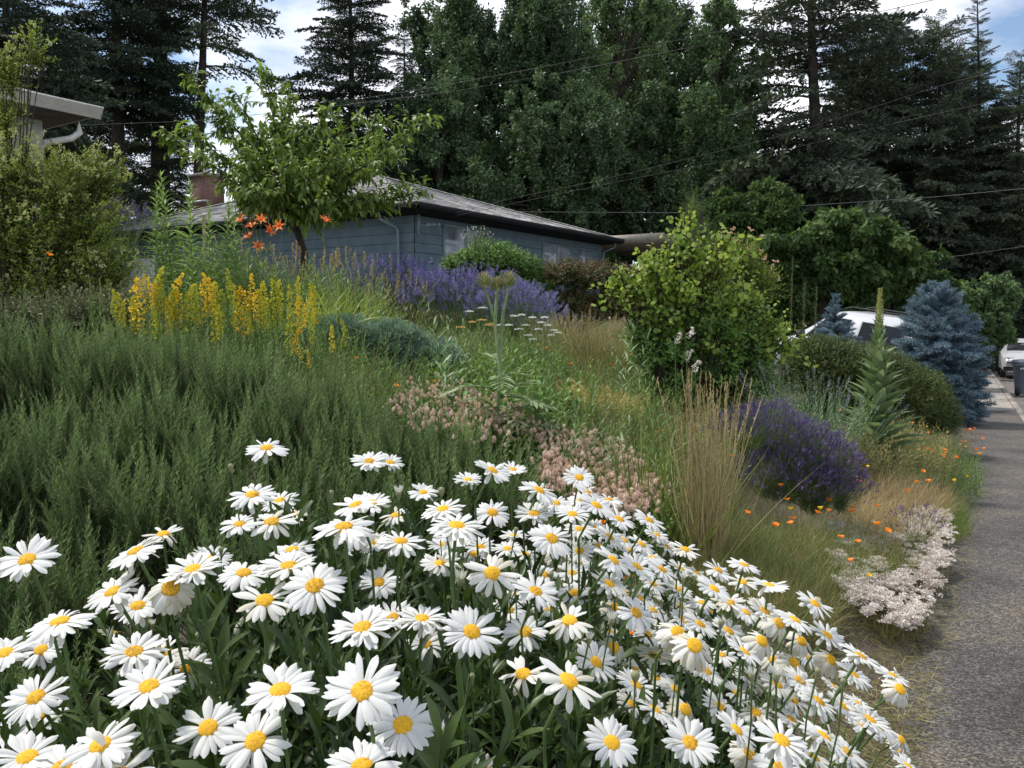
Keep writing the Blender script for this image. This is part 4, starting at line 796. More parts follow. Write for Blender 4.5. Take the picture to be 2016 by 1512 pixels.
# artichoke
def artichoke():
    D = 5.0; b = P(975, 760, D); b[2] = float(G(b[0], b[1])); t = thing('artichoke', 'artichoke plant with three open scaly buds on thick pale stalks before the lavender', 'artichoke', b)
    g = Geo(); hs = [(953, 553), (978, 560), (1000, 553)]; tops = [P(x, y + 14, D + dd) for (x, y), dd in zip(hs, (-.05, .06, 0))]
    tube([b, P(985, 700, D), P(990, 620, D), tops[2]], [.012, .011, .009, .009], 8, g=g); tube([P(983, 705, D), P(975, 640, D), tops[1]], [.012, .010, .010], 8, g=g); tube([P(976, 640, D), P(962, 590, D), tops[0]], [.009, .008, .009], 8, g=g)
    part('stalk', g, solid('pale_stalk', [(.14, .2, .08), (.24, .31, .15)], .6, 15), t, smooth=True)
    mb = leafmat('bud_scales', [(.08, .11, .04), (.24, .27, .12), (.66, .42, .32)], .5, .15, noise=.1)
    for c, s_ in zip(tops, (.78, .8, .85)):
        g = Geo(); T = leaf(.07, .021, 3, .15, .4, .8); T.var = [np.clip(T.V[0][:, 2] / .07, 0, 1)]
        for k in range(6):
            z = k / 5; rr = .042 * np.interp(z, [0, .3, .7, 1], [.45, 1, .85, .35]); m = 10; a = np.arange(m) * 2 * pi / m + k * .31
            dd = np.stack([np.cos(a) * (1.0 - z * .35), np.sin(a) * (1.0 - z * .35), np.full(m, .9 + z * 1.6)], 1); g.put(T, frames(dd, s_ * U(.8, 1.1, m), roll=0.0), c + np.stack([np.cos(a) * rr, np.sin(a) * rr, np.full(m, z * .06)], 1) * s_, np.clip(.35 + rng.normal(0, .2, m), 0, 1), .6)
        part('bud', g, mb, t)
    g = Geo()                                         # big cut leaves
    for k in range(20):
        z = U(0, .5) if k > 7 else U(.4, .75); st = b + (P(988, 640, D) - b) * z; a = k * 2.4; Ln = U(.28, .5) * (1 - z * .4); el = U(.1, .7)
        ax = np.array((cos(a) * cos(el), sin(a) * cos(el), sin(el))); pts = [st + ax * Ln * q - np.array((0, 0, .35 * Ln * q * q)) for q in np.linspace(0, 1, 9)]; tube(pts, np.linspace(.006, .001, 9), 3, g=g, m=1)
        pp, dd, ss = [], [], []
        for q in range(1, 9):
            tn = nrm(pts[q] - pts[q - 1]); sd = nrm(np.cross(tn, (0, 0, 1)))
            for s_ in (-1, 1): pp.append(pts[q]); dd.append(tn * .8 + sd * s_ * .8 + (0, 0, U(-.2, .2))); ss.append(.1 * sin(pi * (q + .5) / 9.5) + .02)
        g.put(leaf(1, .36, 2, .3, .2, .7), frames(np.array(dd), np.array(ss), roll=0.0), np.array(pp), vs=.1)
    part('leaves', g, [leafmat('silver_green', [(.10, .15, .06), (.2, .27, .12), (.34, .4, .22)], .6, .25), M_stem], t)
artichoke()
# yarrow: flat white and orange heads
YH = []
for _ in range(3):
    g = Geo(); tube([(0, 0, 0), (U(-.02, .02), 0, .3)], .002, 3, m=1, g=g); n = 70; a = U(0, 2 * pi, n); r = .03 * np.sqrt(rng.random(n)); g.put(leaf(.009, .009, 1), frames(rdir(n, .1)), np.stack([np.cos(a) * r, np.sin(a) * r, .3 - r * .2 + U(0, .005, n)], 1)); YH.append(g)
for nm, col, pts in (('white yarrow head', m_wht, [(925, 613), (950, 606), (1012, 622), (1027, 620), (1035, 640), (1048, 625), (1060, 648), (1065, 635), (1078, 640), (1090, 650), (1085, 660), (1098, 655), (1040, 660), (1050, 668), (1002, 640), (1022, 648), (985, 640), (1072, 625)]), ('orange-cream yarrow head', leafmat('cream_petals', [(.7, .4, .1), (.8, .55, .22)], .6, .2), [(930, 634), (948, 630), (907, 644), (960, 640), (968, 638)])):
    pts = sorted(pts)
    for i, (px, py) in enumerate(pts):
        h = P(px, py, 6.8); b = np.array((h[0], h[1], h[2] - .3)); g = Geo(); scatter(g, YH, np.zeros((1, 3)), [(0, 0, 1)], 1.15, vs=.3)
        b[2] = h[2] - .345; o = part('yarrow', g, [col, M_stem], None); o.location = b; tag(o, '%s, %s from the left in the patch right of the artichoke stalk' % (nm, ORD[i]) if nm[0] == 'w' else '%s, %s from the left by the artichoke stalk' % (nm, ORD[i]), 'yarrow', 'yarrow heads below the lavender')
# round-leaved shrub
rng = np.random.default_rng(44)
RL = Geo(); a = np.arange(7) * 2 * pi / 7; 
RLf = []
for c_ in (.15, -.1, .3):
    g = Geo(); V = [(0, 0, 0)] + [(sin(q) * .5, c_ * abs(sin(q)) * .5, .52 - cos(q) * .5) for q in np.linspace(.45, 2 * pi - .45, 9)]; g.add(V, f3=[(0, i, i + 1) for i in range(1, 9)]); RLf.append(g)
def rsprig():
    g = Geo(); L_ = .45; bx = U(-.2, .2); pt = lambda q: np.array((bx * q * q * L_, 0, L_ * q)); tube([pt(q) for q in np.linspace(0, 1, 5)], np.linspace(.004, .0015, 5), 4, m=1, g=g)
    for i in range(12):
        a = i * 2.4; e = 1.1 + U(-.3, .5); g.put(RLf[i % 3], frames(np.array([(sin(e) * cos(a), sin(e) * sin(a), cos(e) - .2)]), U(.042, .062) * (1 if i < 9 else .7)), pt(.1 + .9 * i / 12)[None], vs=.5)
    return g
RS = [rsprig() for _ in range(6)]
dome('round_leaved_shrub', 'large light green shrub with round leaves left of the white van', 'shrub', [(1340, 570, 95, 75), (1400, 520, 70, 55), (1290, 520, 55, 42), (1260, 570, 50, 40), (1230, 545, 30, 22), (1350, 480, 50, 40), (1440, 600, 80, 60), (1520, 640, 45, 38), (1330, 640, 90, 60), (1420, 680, 80, 50), (1350, 430, 12, 28), (1420, 470, 30, 25), (1210, 548, 25, 16), (1500, 660, 50, 30), (1555, 675, 28, 18), (1480, 590, 40, 30)], 7.6, RS, 470, [m_rnd, M_bark], tlen=.4, upb=.35, shell=(.4, 1.22))
dome('shrub', 'darker green small-leaved bush beneath the round-leaved shrub', 'shrub', [(1400, 640, 110, 70), (1330, 690, 90, 60), (1450, 700, 90, 60), (1380, 750, 110, 50), (1290, 700, 60, 65), (1262, 660, 40, 45), (1300, 770, 70, 50), (1480, 760, 60, 50), (1400, 800, 90, 40)], 7.7, SA + SB, 1700, [m_grn, M_stem], tlen=.25)
dome('feathery_shrub', 'feathery pale green conifer tip rising behind the round-leaved shrub', 'shrub', [(1365, 400, 25, 40), (1370, 440, 40, 40), (1395, 470, 40, 40)], 11.5, SF, 260, [m_weed, M_stem], tlen=.35)
dome('rose_shrub', 'shrub with small peach blossoms right of the round leaves', 'shrub', [(1450, 500, 50, 45), (1500, 560, 40, 45), (1470, 530, 40, 50)], 9.0, SA, 420, [m_oli, M_stem], tlen=.28, fl=[('blossoms', BUDS, 16, 1.2, leafmat('peach_petals', [(.7, .4, .25), (.8, .6, .45)], .6, .2), 0)])
for i, (px, py, lab) in enumerate([(1352, 700, 'creamy plume flower at the foot of the round-leaved shrub, leftmost'), (1368, 722, 'creamy plume flower second from the left below the round-leaved shrub'), (1328, 665, 'creamy plume flower high on the left of the dark small-leaved bush'), (1350, 655, 'creamy plume flower just above and right of the highest one')]):
    h = P(px, py, 6.2); b = np.array((h[0], h[1], float(G(h[0], h[1])))); g = Geo(); tube([b, (b + h) / 2 + (.02, 0, 0), h], [.004, .003, .002], 4, m=1, g=g); scatter(g, [plume_t(.1, .018, 1)], [h - (0, 0, .05)], [(.4, -.3, 1)], 1.0)
    solo('plume_flower', g, [m_sed, M_stem], lab, 'flower', 'creamy plume flowers', base=b)
# pale yellow haze plant, silver sage
clump_obj('lady_bedstraw', 'hazy pale yellow flowering plant in the middle of the bank', 'plant', 1190, 740, [('stems', SF, 260, .3, .3, .9, [m_dryg, M_stem], dict(fan=.4)), ('flowers', [plume_t(.25, .03, 1)], 60, .3, .28, .6, leafmat('straw_yellow', [(.3, .28, .08), (.5, .43, .15), (.6, .52, .25)], .7, .2), dict(fan=.5, z=.3))], base=np.append(P(1185, 740, 6.0)[:2], float(G(P(1185, 740, 6.)[0], 6.))))
SG = [sprig(.75, 60, .035, .008, 50, .3, .0025, 1, bend=.15, tip=.3) for _ in range(4)]
clump_obj('russian_sage', 'silvery sage with hazy lilac tips left of the tall mullein', 'sage', 1600, 860, [('leaves', SG, 230, .26, .25, 1.05, [m_sage, M_stem], dict(fan=.45, jit=.12)), ('flowers', [lavspike(.2, .9, n=30)], 60, .3, .25, .95, [leafmat('lilac_haze', [(.16, .15, .25), (.3, .28, .42)], .7, .1), m_sage], dict(fan=.45))], base=np.append(P(1595, 850, 7.0)[:2], float(G(P(1595, 850, 7.0)[0], 7.0))))
# tall tan feather grass
m_straw = leafmat('straw_stalks', [(.28, .2, .1), (.52, .41, .22), (.74, .62, .4)], .6, .25)
def featherblade():
    g = Geo(); bx = U(-.12, .12); L_ = 1.0; tube([(bx * q * q, 0, q) for q in np.linspace(0, 1, 6)], np.linspace(.0026, .0012, 6), 3, g=g, m=0); n = 34
    z = U(.78, 1, n); g.put(leaf(.022, .004, 1), frames(rng.normal(0, .2, (n, 3)) + (0, 0, 1)), np.stack([bx * z * z, z * 0, z], 1)); return g
FB = [featherblade() for _ in range(6)]
b = hit(1388, 1130, 0)
clump_obj('feather_grass', 'tall upright tan feather grass right behind the daisies', 'grass', 0, 0, [('stalks', FB, 130, .085, .08, .96, m_straw, dict(fan=.10, jit=.05)), ('arching_blades', [blade(1, .005, U(.2, .8)) for _ in range(5)], 60, .09, .08, .8, m_straw, dict(fan=.4, jit=.16)), ('green_blades', [blade(1, .006, U(.2, .6)) for _ in range(5)], 70, .12, .1, .5, m_gra, dict(fan=.4))], base=b)
b2 = hit(1290, 1090, 0)
clump_obj('strap_plant', 'green iris-like strap leaves left of the tall tan grass', 'plant', 0, 0, [('leaves', [blade(1, U(.012, .02), U(.1, .6)) for _ in range(5)], 150, .25, .2, .75, m_gra, dict(fan=.5, jit=.15))], base=b2)
# mullein
def mullein():
    D = 7.6; b = P(1722, 890, D); b[2] = float(G(b[0], b[1])); top = P(1733, 568, D); t = thing('mullein', 'tall grey-green mullein with a tapering flower spike beside the path', 'mullein', b)
    ax = top - b; g = Geo(); tube([b, b + ax * .5, b + ax * .98], [.022, .016, .006], 8, g=g); part('stem', g, m_sage, t, smooth=True)
    ml = leafmat('woolly_leaves', [(.12, .18, .08), (.22, .30, .15), (.38, .46, .29)], .75, .25, spec=.15); g = Geo(); n = 125
    Ts = [leaf(1, .36, 6, c, .35, .85) for c in (.2, .45, .7)]; i = np.arange(n); z = (i / n) ** 1.05 * .82; a = i * 2.39996 + U(-.2, .2, n); Ln = np.interp(z, [0, .1, .35, .6, .82], [.42, .46, .34, .22, .08]) * U(.85, 1.15, n)
    el = np.interp(z, [0, .12, .3, .82], [.3, .7, .95, 1.2]); d = np.stack([np.cos(a) * np.cos(el), np.sin(a) * np.cos(el), np.sin(el)], 1)
    scatter(g, Ts, b + z[:, None] * ax, d, Ln, vs=.35, roll=U(-.15, .15, n)); part('leaves', g, ml, t, smooth=True)
    g = Geo(); m = 420; z = U(.76, 1.0, m); a = U(0, 2 * pi, m); r = np.interp(z, [.76, .85, 1], [.022, .026, .007]); T = leaf(.018, .012, 1, 0, .4)
    g.put(T, frames(np.stack([np.cos(a), np.sin(a), np.full(m, .7)], 1)), b + z[:, None] * ax + np.stack([np.cos(a) * r, np.sin(a) * r, z * 0], 1)); tube([b + ax * .74, b + ax * .9, b + ax * 1.0], [.018, .02, .004], 8, g=g)
    part('flower_spike', g, leafmat('mullein_buds', [(.18, .22, .07), (.32, .34, .12), (.5, .45, .12)], .7, .15), t)
mullein()
for i, (px, y0, y1, lab) in enumerate([(1556, 505, 640, 'tallest dried seed spike, leftmost of three in front of the white van'), (1580, 555, 660, 'short dried seed spike, middle one of three in front of the white van'), (1603, 565, 660, 'dried seed spike just left of the little blue spruce')]):
    D = 13.0; h = P(px + 5, y0, D); b = P(px, y1, D); b[2] = float(G(b[0], b[1])); ax = h - b; g = Geo(); tube([b, b + ax * .6, h], [.007, .006, .003], 6, m=1, g=g); m = 260; z = U(.45, 1, m); a = U(0, 2 * pi, m); r = .018
    g.put(leaf(.02, .014, 1, 0, .3), frames(rdir(m)), b + z[:, None] * ax + np.stack([np.cos(a) * r, np.sin(a) * r, z * 0], 1)); solo('seed_spike', g, [leafmat('seed_brown', [(.07, .06, .03), (.13, .11, .05)], .7, .1), M_stem], lab, 'seed spike', 'dried seed spikes', base=b)
# yew, spruces
SY = [Geo() for _ in range(4)]
for s_ in SY:
    for k in range(5):
        a = k * 1.3; ax = nrm((cos(a) * .5, sin(a) * .5, 1)); n = 26; t = np.linspace(.1, 1, n); sd = np.where(np.arange(n) % 2, 1, -1); pr = nrm(np.cross(ax, (0, 1, .2))); s_.put(leaf(.032, .007, 1), frames(ax * .6 + pr * sd[:, None]), ax * (t * .26)[:, None])
dome('yew', 'broad spreading dark green yew mound between the mullein and the blue spruce', 'yew', [(1630, 740, 100, 78), (1710, 758, 105, 84), (1785, 793, 90, 78), (1600, 715, 60, 56), (1838, 825, 50, 45), (1700, 800, 120, 55)], 10.5, SY, 4200, [m_yew, M_bark], tlen=.22, upb=.25, sl=1.15, dzb=.9)
def sprfrond():
    g = Geo(); n = 14; tube([(0, 0, 0), (0, .02, 1)], [.02, .006], 4, m=1, g=g); ts, ds, ss = [], [], []
    for i in range(11):
        t = .25 + .75 * i / 10
        for s_ in (-1, 1, 0):
            Lt = .3 * (1 - t * .55) if s_ else .2 * (1 - t * .5); d = np.array((s_ * .75, .25 if not s_ else U(-.1, .25), .75)); d = d / np.linalg.norm(d); b0 = np.array((0, .02 * t, t * .85))
            for k in range(int(26 * Lt / .3) + 4):
                q = rng.random(); ts.append(b0 + d * Lt * q); a = rng.normal(0, 1, 3); ds.append(d * .5 + nrm(a) * .8); ss.append(.085)
    g.put(leaf(1, .16, 1, 0, .1), frames(np.array(ds), np.array(ss)), np.array(ts), vs=.1); return g
SFR = [sprfrond() for _ in range(4)]
def spruce(label, px, ybase, ytop, Rpx, D, n, seed, lobes=None):
    global rng; rng = np.random.default_rng(seed); b = P(px, ybase, D); b[2] = float(G(b[0], b[1])); top = P(px - 15 if lobes else px, ytop, D); H = top[2] - b[2]; R = Rpx / FPX * D; t = thing('blue_spruce', label, 'spruce', b, 'blue spruces')
    part('trunk', tube([b, (b + top) / 2, top], [.06, .04, .008], 8), M_bark, t, smooth=True); g = Geo(); h = rng.random(n) ** .9 * .98; az = U(0, 2 * pi, n)
    Ls = R * np.interp(h, [0, .1, .45, .7, .92, 1], [.8, .95, 1, .78, .42, .12]) * U(.7, 1.12, n) if lobes else R * (1 - h * .9) * U(.7, 1.1, n)
    el = np.interp(h, [0, .6, 1], [-.1, .15, 1.0]) + U(-.15, .2, n); d = np.stack([np.cos(az) * np.cos(el), np.sin(az) * np.cos(el), np.sin(el)], 1)
    scatter(g, SFR, b + h[:, None] * (top - b), d, np.maximum(Ls, .12), roll=U(-.3, .3, n), vs=.25); part('foliage', g, [m_spr, M_bark], t); return t
spruce('large dense blue spruce at the corner where the pavement begins', 1857, 800, 564, 91, 14.5, 600, 51, True)
spruce('little blue spruce poking up in front of the white van', 1645, 760, 583, 98, 12.5, 300, 52)
# pink tufted clover between the rosemary and the tan grass
rng = np.random.default_rng(45)
def tuft():
    g = Geo(); n = 60; z = rng.random(n); a = U(0, 2 * pi, n); r = .0065 * np.sin(np.clip(z, .08, .96) * pi) ** .5; g.put(leaf(.008, .0035, 1), frames(np.stack([np.cos(a), np.sin(a), .5 + z], 1)), np.stack([np.cos(a) * r, np.sin(a) * r, z * .026], 1)); tube([(0, 0, -.10), (0, 0, 0)], .0008, 3, m=1, g=g)
    tube([(0, 0, 0), (0, 0, .006), (0, 0, .02), (0, 0, .028)], [.001, .006, .006, .001], 5, g=g); return g
TF = [tuft() for _ in range(5)]
def clover(label, poly, n, up, seed):
    cx_, cy_ = samp(poly, n // 9); i_ = rng.integers(0, len(cx_), n); X, Y = cx_[i_] + rng.normal(0, 12, n), cy_[i_] + rng.normal(0, 9, n); p = hitv(X, Y, up); p[:, 2] += up * U(.75, 1.05, len(p)); g = Geo(); scatter(g, TF, p, updirs(len(p), .35), U(.8, 1.25, len(p)), vs=.25)
    n2 = n // 2; X, Y = samp(poly, n2); q = hitv(X, Y, up); scatter(g2 := Geo(), SA, q, updirs(n2, .3), up / .3 * U(.8, 1.0, n2)); c = q.mean(0)
    o = solo('clover', g, [m_clov, M_stem], label, 'clover', 'soft pink clover', kind='stuff', base=c); g2.V = [v - c for v in g2.V]; l_ = part('leaves', g2, [m_weed, M_stem], o, local=True)
clover('soft pinkish tufted clover spilling between the rosemary and the tall tan grass', [(1040, 830), (1110, 835), (1200, 865), (1260, 900), (1300, 940), (1310, 1010), (1240, 1000), (1150, 975), (1070, 920)], 1100, .3, 1)
clover('soft pinkish tufted clover in the patch behind the middle of the rosemary', [(760, 780), (830, 745), (900, 755), (960, 775), (1040, 800), (1060, 835), (1000, 850), (900, 830), (800, 820)], 480, .35, 2)
# white sedum beside the path
def clumpy(poly, n, per=16, sp=9):
    cx_, cy_ = samp(poly, max(3, n // per)); i_ = rng.integers(0, len(cx_), n); return cx_[i_] + rng.normal(0, sp, n), cy_[i_] + rng.normal(0, sp * .6, n)
def sedum(label, poly, n, up, seed, olive=True):
    X, Y = clumpy(poly, n); p = hitv(X, Y, up); c = p.mean(0); g = Geo(); m = len(p); T = leaf(.009, .008, 1, 0, .3); q = 34; H_ = [Geo() for _ in range(4)]
    for h_ in H_:
        a = U(0, 2 * pi, q); r = .02 * np.sqrt(rng.random(q)); h_.put(T, frames(rdir(q, 0)), np.stack([np.cos(a) * r, np.sin(a) * r, U(0, .008, q)], 1)); tube([(0, 0, -.07), (0, 0, 0)], .001, 3, m=1, g=h_)
    p2 = p.copy(); p2[:, 2] += up * U(.8, 1.15, m); scatter(g, H_, p2, updirs(m, .3), U(.8, 1.3, m), vs=.3); X, Y = samp(poly, n); p = hitv(X, Y, up * .5); g2 = Geo(); scatter(g2, SF, p, updirs(len(p), .45), up / .4 * U(.7, 1.1, len(p)), vs=.3)
    o = solo('sedum', g, [m_sed, m_dryg], label, 'sedum', 'low white ground cover beside the path', kind='stuff', base=c); g2.V = [v - c for v in g2.V]; part('leaves', g2, [leafmat('olive_mat', [(.10, .10, .02), (.2, .18, .045), (.3, .26, .08)], .6, .2), m_dryg], o, local=True)
sedum('mat of pinkish-white tiny flowers with mossy yellow-green foot beside the path', [(1630, 1090), (1700, 1100), (1760, 1120), (1850, 1050), (1862, 1100), (1850, 1160), (1830, 1210), (1790, 1235), (1740, 1215), (1690, 1185), (1640, 1150)], 1000, .13, 3)
sedum('farther mat of white tiny flowers touching the path beside the purple tuft', [(1780, 1020), (1830, 1000), (1885, 1030), (1880, 1050), (1850, 1060), (1780, 1050)], 330, .12, 4)
sedum('pale cream flower mat at the foot of the mullein', [(1625, 880), (1660, 885), (1700, 915), (1690, 935), (1640, 910)], 260, .14, 5)
sedum('thin strip of white tiny flowers behind the mossy mat', [(1640, 1030), (1720, 1030), (1790, 1060), (1740, 1080), (1660, 1080)], 260, .12, 6)
g = Geo(); X, Y = samp([(1700, 1170), (1780, 1215), (1825, 1215), (1830, 1240), (1800, 1262), (1730, 1255), (1690, 1210)], 420); p = hitv(X, Y, .03); scatter(g, SF, p, updirs(len(p), .5), .28, vs=.3); solo('moss_cushion', g, [leafmat('moss_yellow', [(.13, .13, .02), (.25, .22, .04), (.36, .3, .08)], .7, .15), m_dryg], 'yellow-green mossy foliage cushion at the near end of the white mat', 'ground cover', kind='stuff', base=p.mean(0))
SG_ = [sprig(.5, 30, .05, .012, 50, .4, .002, 2, bend=.2) for _ in range(4)]
# ------------------------------------------------------------------ meadow between the named plants
def fill(name, label, cat, poly, n, up, Ts, tl, mats, h=(.7, 1.1), spread=.3, far=True, Dmin=.8, kind='stuff', group=None, lean=(0, 0)):
    X, Y = samp(poly, n); p = hitv(X, Y, up, Dmin); ok = p[:, 1] < 40
    if far: ok &= rng.random(len(p)) < np.clip(p[:, 1] / np.percentile(p[:, 1], 60), .12, 1)
    p = p[ok]; m = len(p); g = Geo(); scatter(g, Ts, p, updirs(m, spread, lean), up / tl * U(h[0], h[1], m) * 1.15, vs=.3); return solo(name, g, mats, label, cat, group, kind=kind, base=p.mean(0))
rng = np.random.default_rng(46)
MEAD = [(620, 600), (900, 640), (1100, 620), (1250, 640), (1500, 700), (1560, 800), (1440, 860), (1350, 1000), (1300, 900), (1180, 850), (1060, 820), (960, 780), (820, 750), (640, 720)]
fill('ground_cover', 'low mixed green and straw ground cover over the whole bank', 'ground cover', [(230, 560), (760, 600), (1100, 600), (1240, 600), (1560, 700), (1700, 820), (1880, 860), (1880, 960), (1800, 1010), (1640, 1040), (1600, 1150), (1400, 1150), (1300, 1010), (1040, 900), (700, 760), (230, 650)], 9000, .13, SF + BL, .6, [m_dryg, M_stem], spread=.5)
fill('meadow_weeds', 'mixed green weeds and wild stems covering the middle of the bank', 'weeds', MEAD, 3600, .36, SW + SF, .45, [m_weed, M_stem])
fill('meadow_grass', 'thin green grass across the middle of the bank', 'grass', MEAD, 7000, .34, BL, 1.0, m_gra, spread=.35)
fill('dry_meadow_grass', 'dry tan grass stems mixed through the bank', 'grass', [(1080, 700), (1300, 680), (1480, 760), (1450, 860), (1340, 960), (1250, 850), (1120, 800)], 2200, .34, BL + SPK, 1.0, [m_dryg, M_dryst], spread=.4)
for i, (px, py, D, lab) in enumerate([(878, 600, 5.6, 'dark-stemmed weed just left of the artichoke stalks'), (1068, 690, 5.5, 'tall leafy weed right of the artichoke leaves'), (1092, 745, 4.9, 'narrow-leaved weed above the pink clover, right of the artichoke'), (1244, 620, 6.5, 'tall thin weed left of the round-leaved shrub foot'), (1165, 700, 5.6, 'leafy weed beside the hazy yellow plant'), (1015, 690, 5.3, 'leafy weed close behind the artichoke leaves'), (852, 710, 5.0, 'leafy weed at the right foot of the blue juniper'), (700, 660, 5.2, 'yellowing weed before the blue juniper'), (740, 690, 4.9, 'pale leafy weed between the juniper and the pink clover'), (1130, 780, 4.6, 'upright weed above the middle of the pink clover'), (1330, 760, 5.0, 'upright weed left of the top of the tall tan grass'), (930, 740, 4.8, 'low leafy weed left of the artichoke base'), (1210, 800, 4.4, 'upright weed right of the pink clover'), (1290, 700, 5.6, 'weed under the left side of the round-leaved shrub')]):
    h_ = P(px, py, D); b_ = np.array((h_[0], h_[1], float(G(h_[0], h_[1])))); g = Geo(); Ln = max(.25, h_[2] - b_[2]); scatter(g, SW + SG_, np.array([b_ + (U(-.04, .04), U(-.04, .04), 0) for _ in range(4)]), updirs(4, .12), Ln / .5 * U(.7, 1.0, 4), vs=.3)
    solo('tall_weed', g, [m_weed if i % 3 else m_sage, M_stem], lab, 'weed', 'tall weeds on the bank', base=b_)
fill('wild_straw', 'straw-coloured wild grass stems mixed among the green weeds', 'grass', MEAD, 2600, .4, BL + SPK, 1.0, [m_dryg, M_dryst], spread=.35)
g = Geo(); m_ = 5200; x_, y_ = U(-.9, 1.9, m_), U(2.0, 4.6, m_); k_ = x_ < edge(y_) - .35; x_, y_ = x_[k_], y_[k_]; scatter(g, BL + SF, np.stack([x_, y_, G(x_, y_)], 1), updirs(len(x_), .4), U(.2, .38, len(x_)), vs=.3)
solo('low_greens', g, [m_weed, M_stem], 'low weeds and grass on the ground between the daisies and the pink clover', 'weeds', kind='stuff', base=(0.5, 3.2, float(G(.5, 3.2))))
fill('tall_border_plants', 'tall mixed green border plants along the foot of the blue house', 'plants', [(480, 500), (760, 545), (760, 600), (330, 600), (340, 540)], 800, .7, SW + SB + SF, .5, [m_weed, M_stem], Dmin=8)
fill('broad_weeds', 'broader leaved green plants below the artichoke', 'weeds', [(860, 720), (1000, 680), (1100, 700), (1130, 800), (1000, 800), (900, 770)], 420, .36, SB, .32, [m_grn, M_stem])
fill('upper_bank_plants', 'mixed low green planting on the upper bank below the house', 'plants', [(230, 560), (620, 545), (760, 560), (760, 640), (620, 650), (230, 640)], 1300, .4, SW + SB, .45, [m_weed, M_stem], Dmin=5)
fill('upper_bank_grass', 'green and straw grass on the upper bank right of the lavender', 'grass', [(1060, 570), (1240, 560), (1280, 680), (1120, 680), (1080, 620)], 3200, .38, BL, 1.0, [m_dryg, M_stem], Dmin=6)
fill('verge_grass', 'half-dry fine grass under the violet lavender and poppies', 'grass', [(1400, 1000), (1500, 1000), (1700, 1000), (1820, 1080), (1640, 1100), (1640, 1190), (1540, 1160), (1440, 1120), (1360, 1080)], 7500, .24, BL, 1.0, m_dryg, spread=.45)
fill('verge_weeds', 'fine green poppy foliage beside the violet lavender', 'weeds', [(1410, 960), (1560, 1010), (1700, 1010), (1800, 1080), (1650, 1130), (1560, 1140), (1430, 1080)], 800, .24, SF, .4, [m_weed, M_stem], spread=.4)
fill('dry_grass', 'bleached dry grass beside the path beyond the violet lavender', 'grass', [(1690, 930), (1740, 900), (1830, 900), (1880, 960), (1800, 1010), (1720, 1040), (1680, 1000)], 5000, .26, BL, 1.0, m_dry, spread=.5)
fill('path_edge_greens', 'green fine-leaved plants spilling onto the path edge by the far poppies', 'weeds', [(1740, 850), (1860, 830), (1925, 880), (1935, 930), (1900, 960), (1850, 930), (1770, 920)], 900, .26, SF + SA, .38, [m_weed, M_stem], spread=.35)
fill('path_edge_grass', 'soft green grass tuft at the path edge beyond the white mat', 'grass', [(1830, 960), (1900, 965), (1912, 1010), (1880, 1030), (1820, 1000)], 1900, .18, BL, 1.0, m_gra, spread=.5)
fill('mid_verge', 'mixed fine plants in front of the mullein and the yew', 'weeds', [(1560, 830), (1700, 850), (1760, 830), (1860, 850), (1880, 900), (1700, 900), (1600, 890)], 1400, .3, SF + SW, .42, [m_dryg, M_stem], spread=.3)
fill('near_ground_cover', 'fine dry and green ground cover between the verge plants', 'ground cover', [(1380, 930), (1740, 860), (1890, 880), (1900, 1000), (1640, 1060), (1620, 1170), (1420, 1150)], 4200, .11, SF + BL, .6, [m_dryg, M_stem], spread=.5, far=False)
fill('hillside_cover', 'green grasses between the lavender hedge and the round-leaved shrub', 'ground cover', [(640, 600), (780, 620), (1060, 660), (1260, 590), (1260, 680), (900, 700), (700, 660)], 3000, .3, SF + BL + SW, .7, [m_weed, M_stem], spread=.4, Dmin=6)
# under the daisies: straw and dry stems on the soil, and straw bits on the path
def litter(name, label, poly, n, mats, ln=(.03, .12), zup=.012):
    X, Y = samp(poly, n); p = hitv(X, Y, zup); p[:, 2] += zup; m = len(p); d = np.stack([rng.normal(0, 1, m), rng.normal(0, 1, m), rng.normal(0, .1, m)], 1); g = Geo(); scatter(g, [leaf(1, .045, 2, c, .2) for c in (.3, .8)], p, d, U(ln[0], ln[1], m) * .8, vs=.2); return solo(name, g, mats, label, 'litter', kind='stuff', base=p.mean(0))
litter('straw', 'loose dry straw lying along the edge of the path', [(1640, 1180), (1800, 1260), (1850, 1180), (1880, 1060), (1925, 960), (1950, 960), (1920, 1080), (1890, 1200), (1850, 1350), (1800, 1512), (1560, 1512), (1560, 1250)], 4200, m_dryg)
litter('straw', 'few scattered straw bits out on the dark path', [(1860, 1100), (1950, 960), (2016, 960), (2016, 1512), (1810, 1512)], 420, m_dry, (.015, .06), .016)
# ------------------------------------------------------------------ daisies
rng = np.random.default_rng(60)
def petal(Lp, Wp, lift, droop, seg=7):
    g = Geo(); V = []; r = .20; z = 0.0; a = lift
    for i in range(seg + 1):
        t = i / seg; w_ = Wp * np.interp(t, [0, .15, .45, .75, .92, 1], [.42, .6, .92, 1, .78, .34]) * .5; tipc = .0
        V += [(-w_, r, z - .12 * w_ * 2), (-w_ * .45, r + (.03 * (i == seg)), z + .02 * Wp), (w_ * .45, r + (.03 * (i == seg)), z + .02 * Wp), (w_, r - .02 * (i == seg), z - .12 * w_ * 2)]
        r += cos(a) * Lp / seg; z += sin(a) * Lp / seg; a -= droop / seg
    f = []
    for i in range(seg):
        for j in range(3): f.append((i * 4 + j, i * 4 + j + 1, i * 4 + j + 5, i * 4 + j + 4))
    return g.add(V, f4=f)
m_wht2 = leafmat('ageing_white_petals', [(.62, .56, .42), (.76, .75, .69), (.82, .81, .79)], .6, .3, noise=.4, nscale=1.6, tcol=.98)
def rotz(a): c, s_ = cos(a), sin(a); return np.array([[c, -s_, 0], [s_, c, 0], [0, 0, 1]])
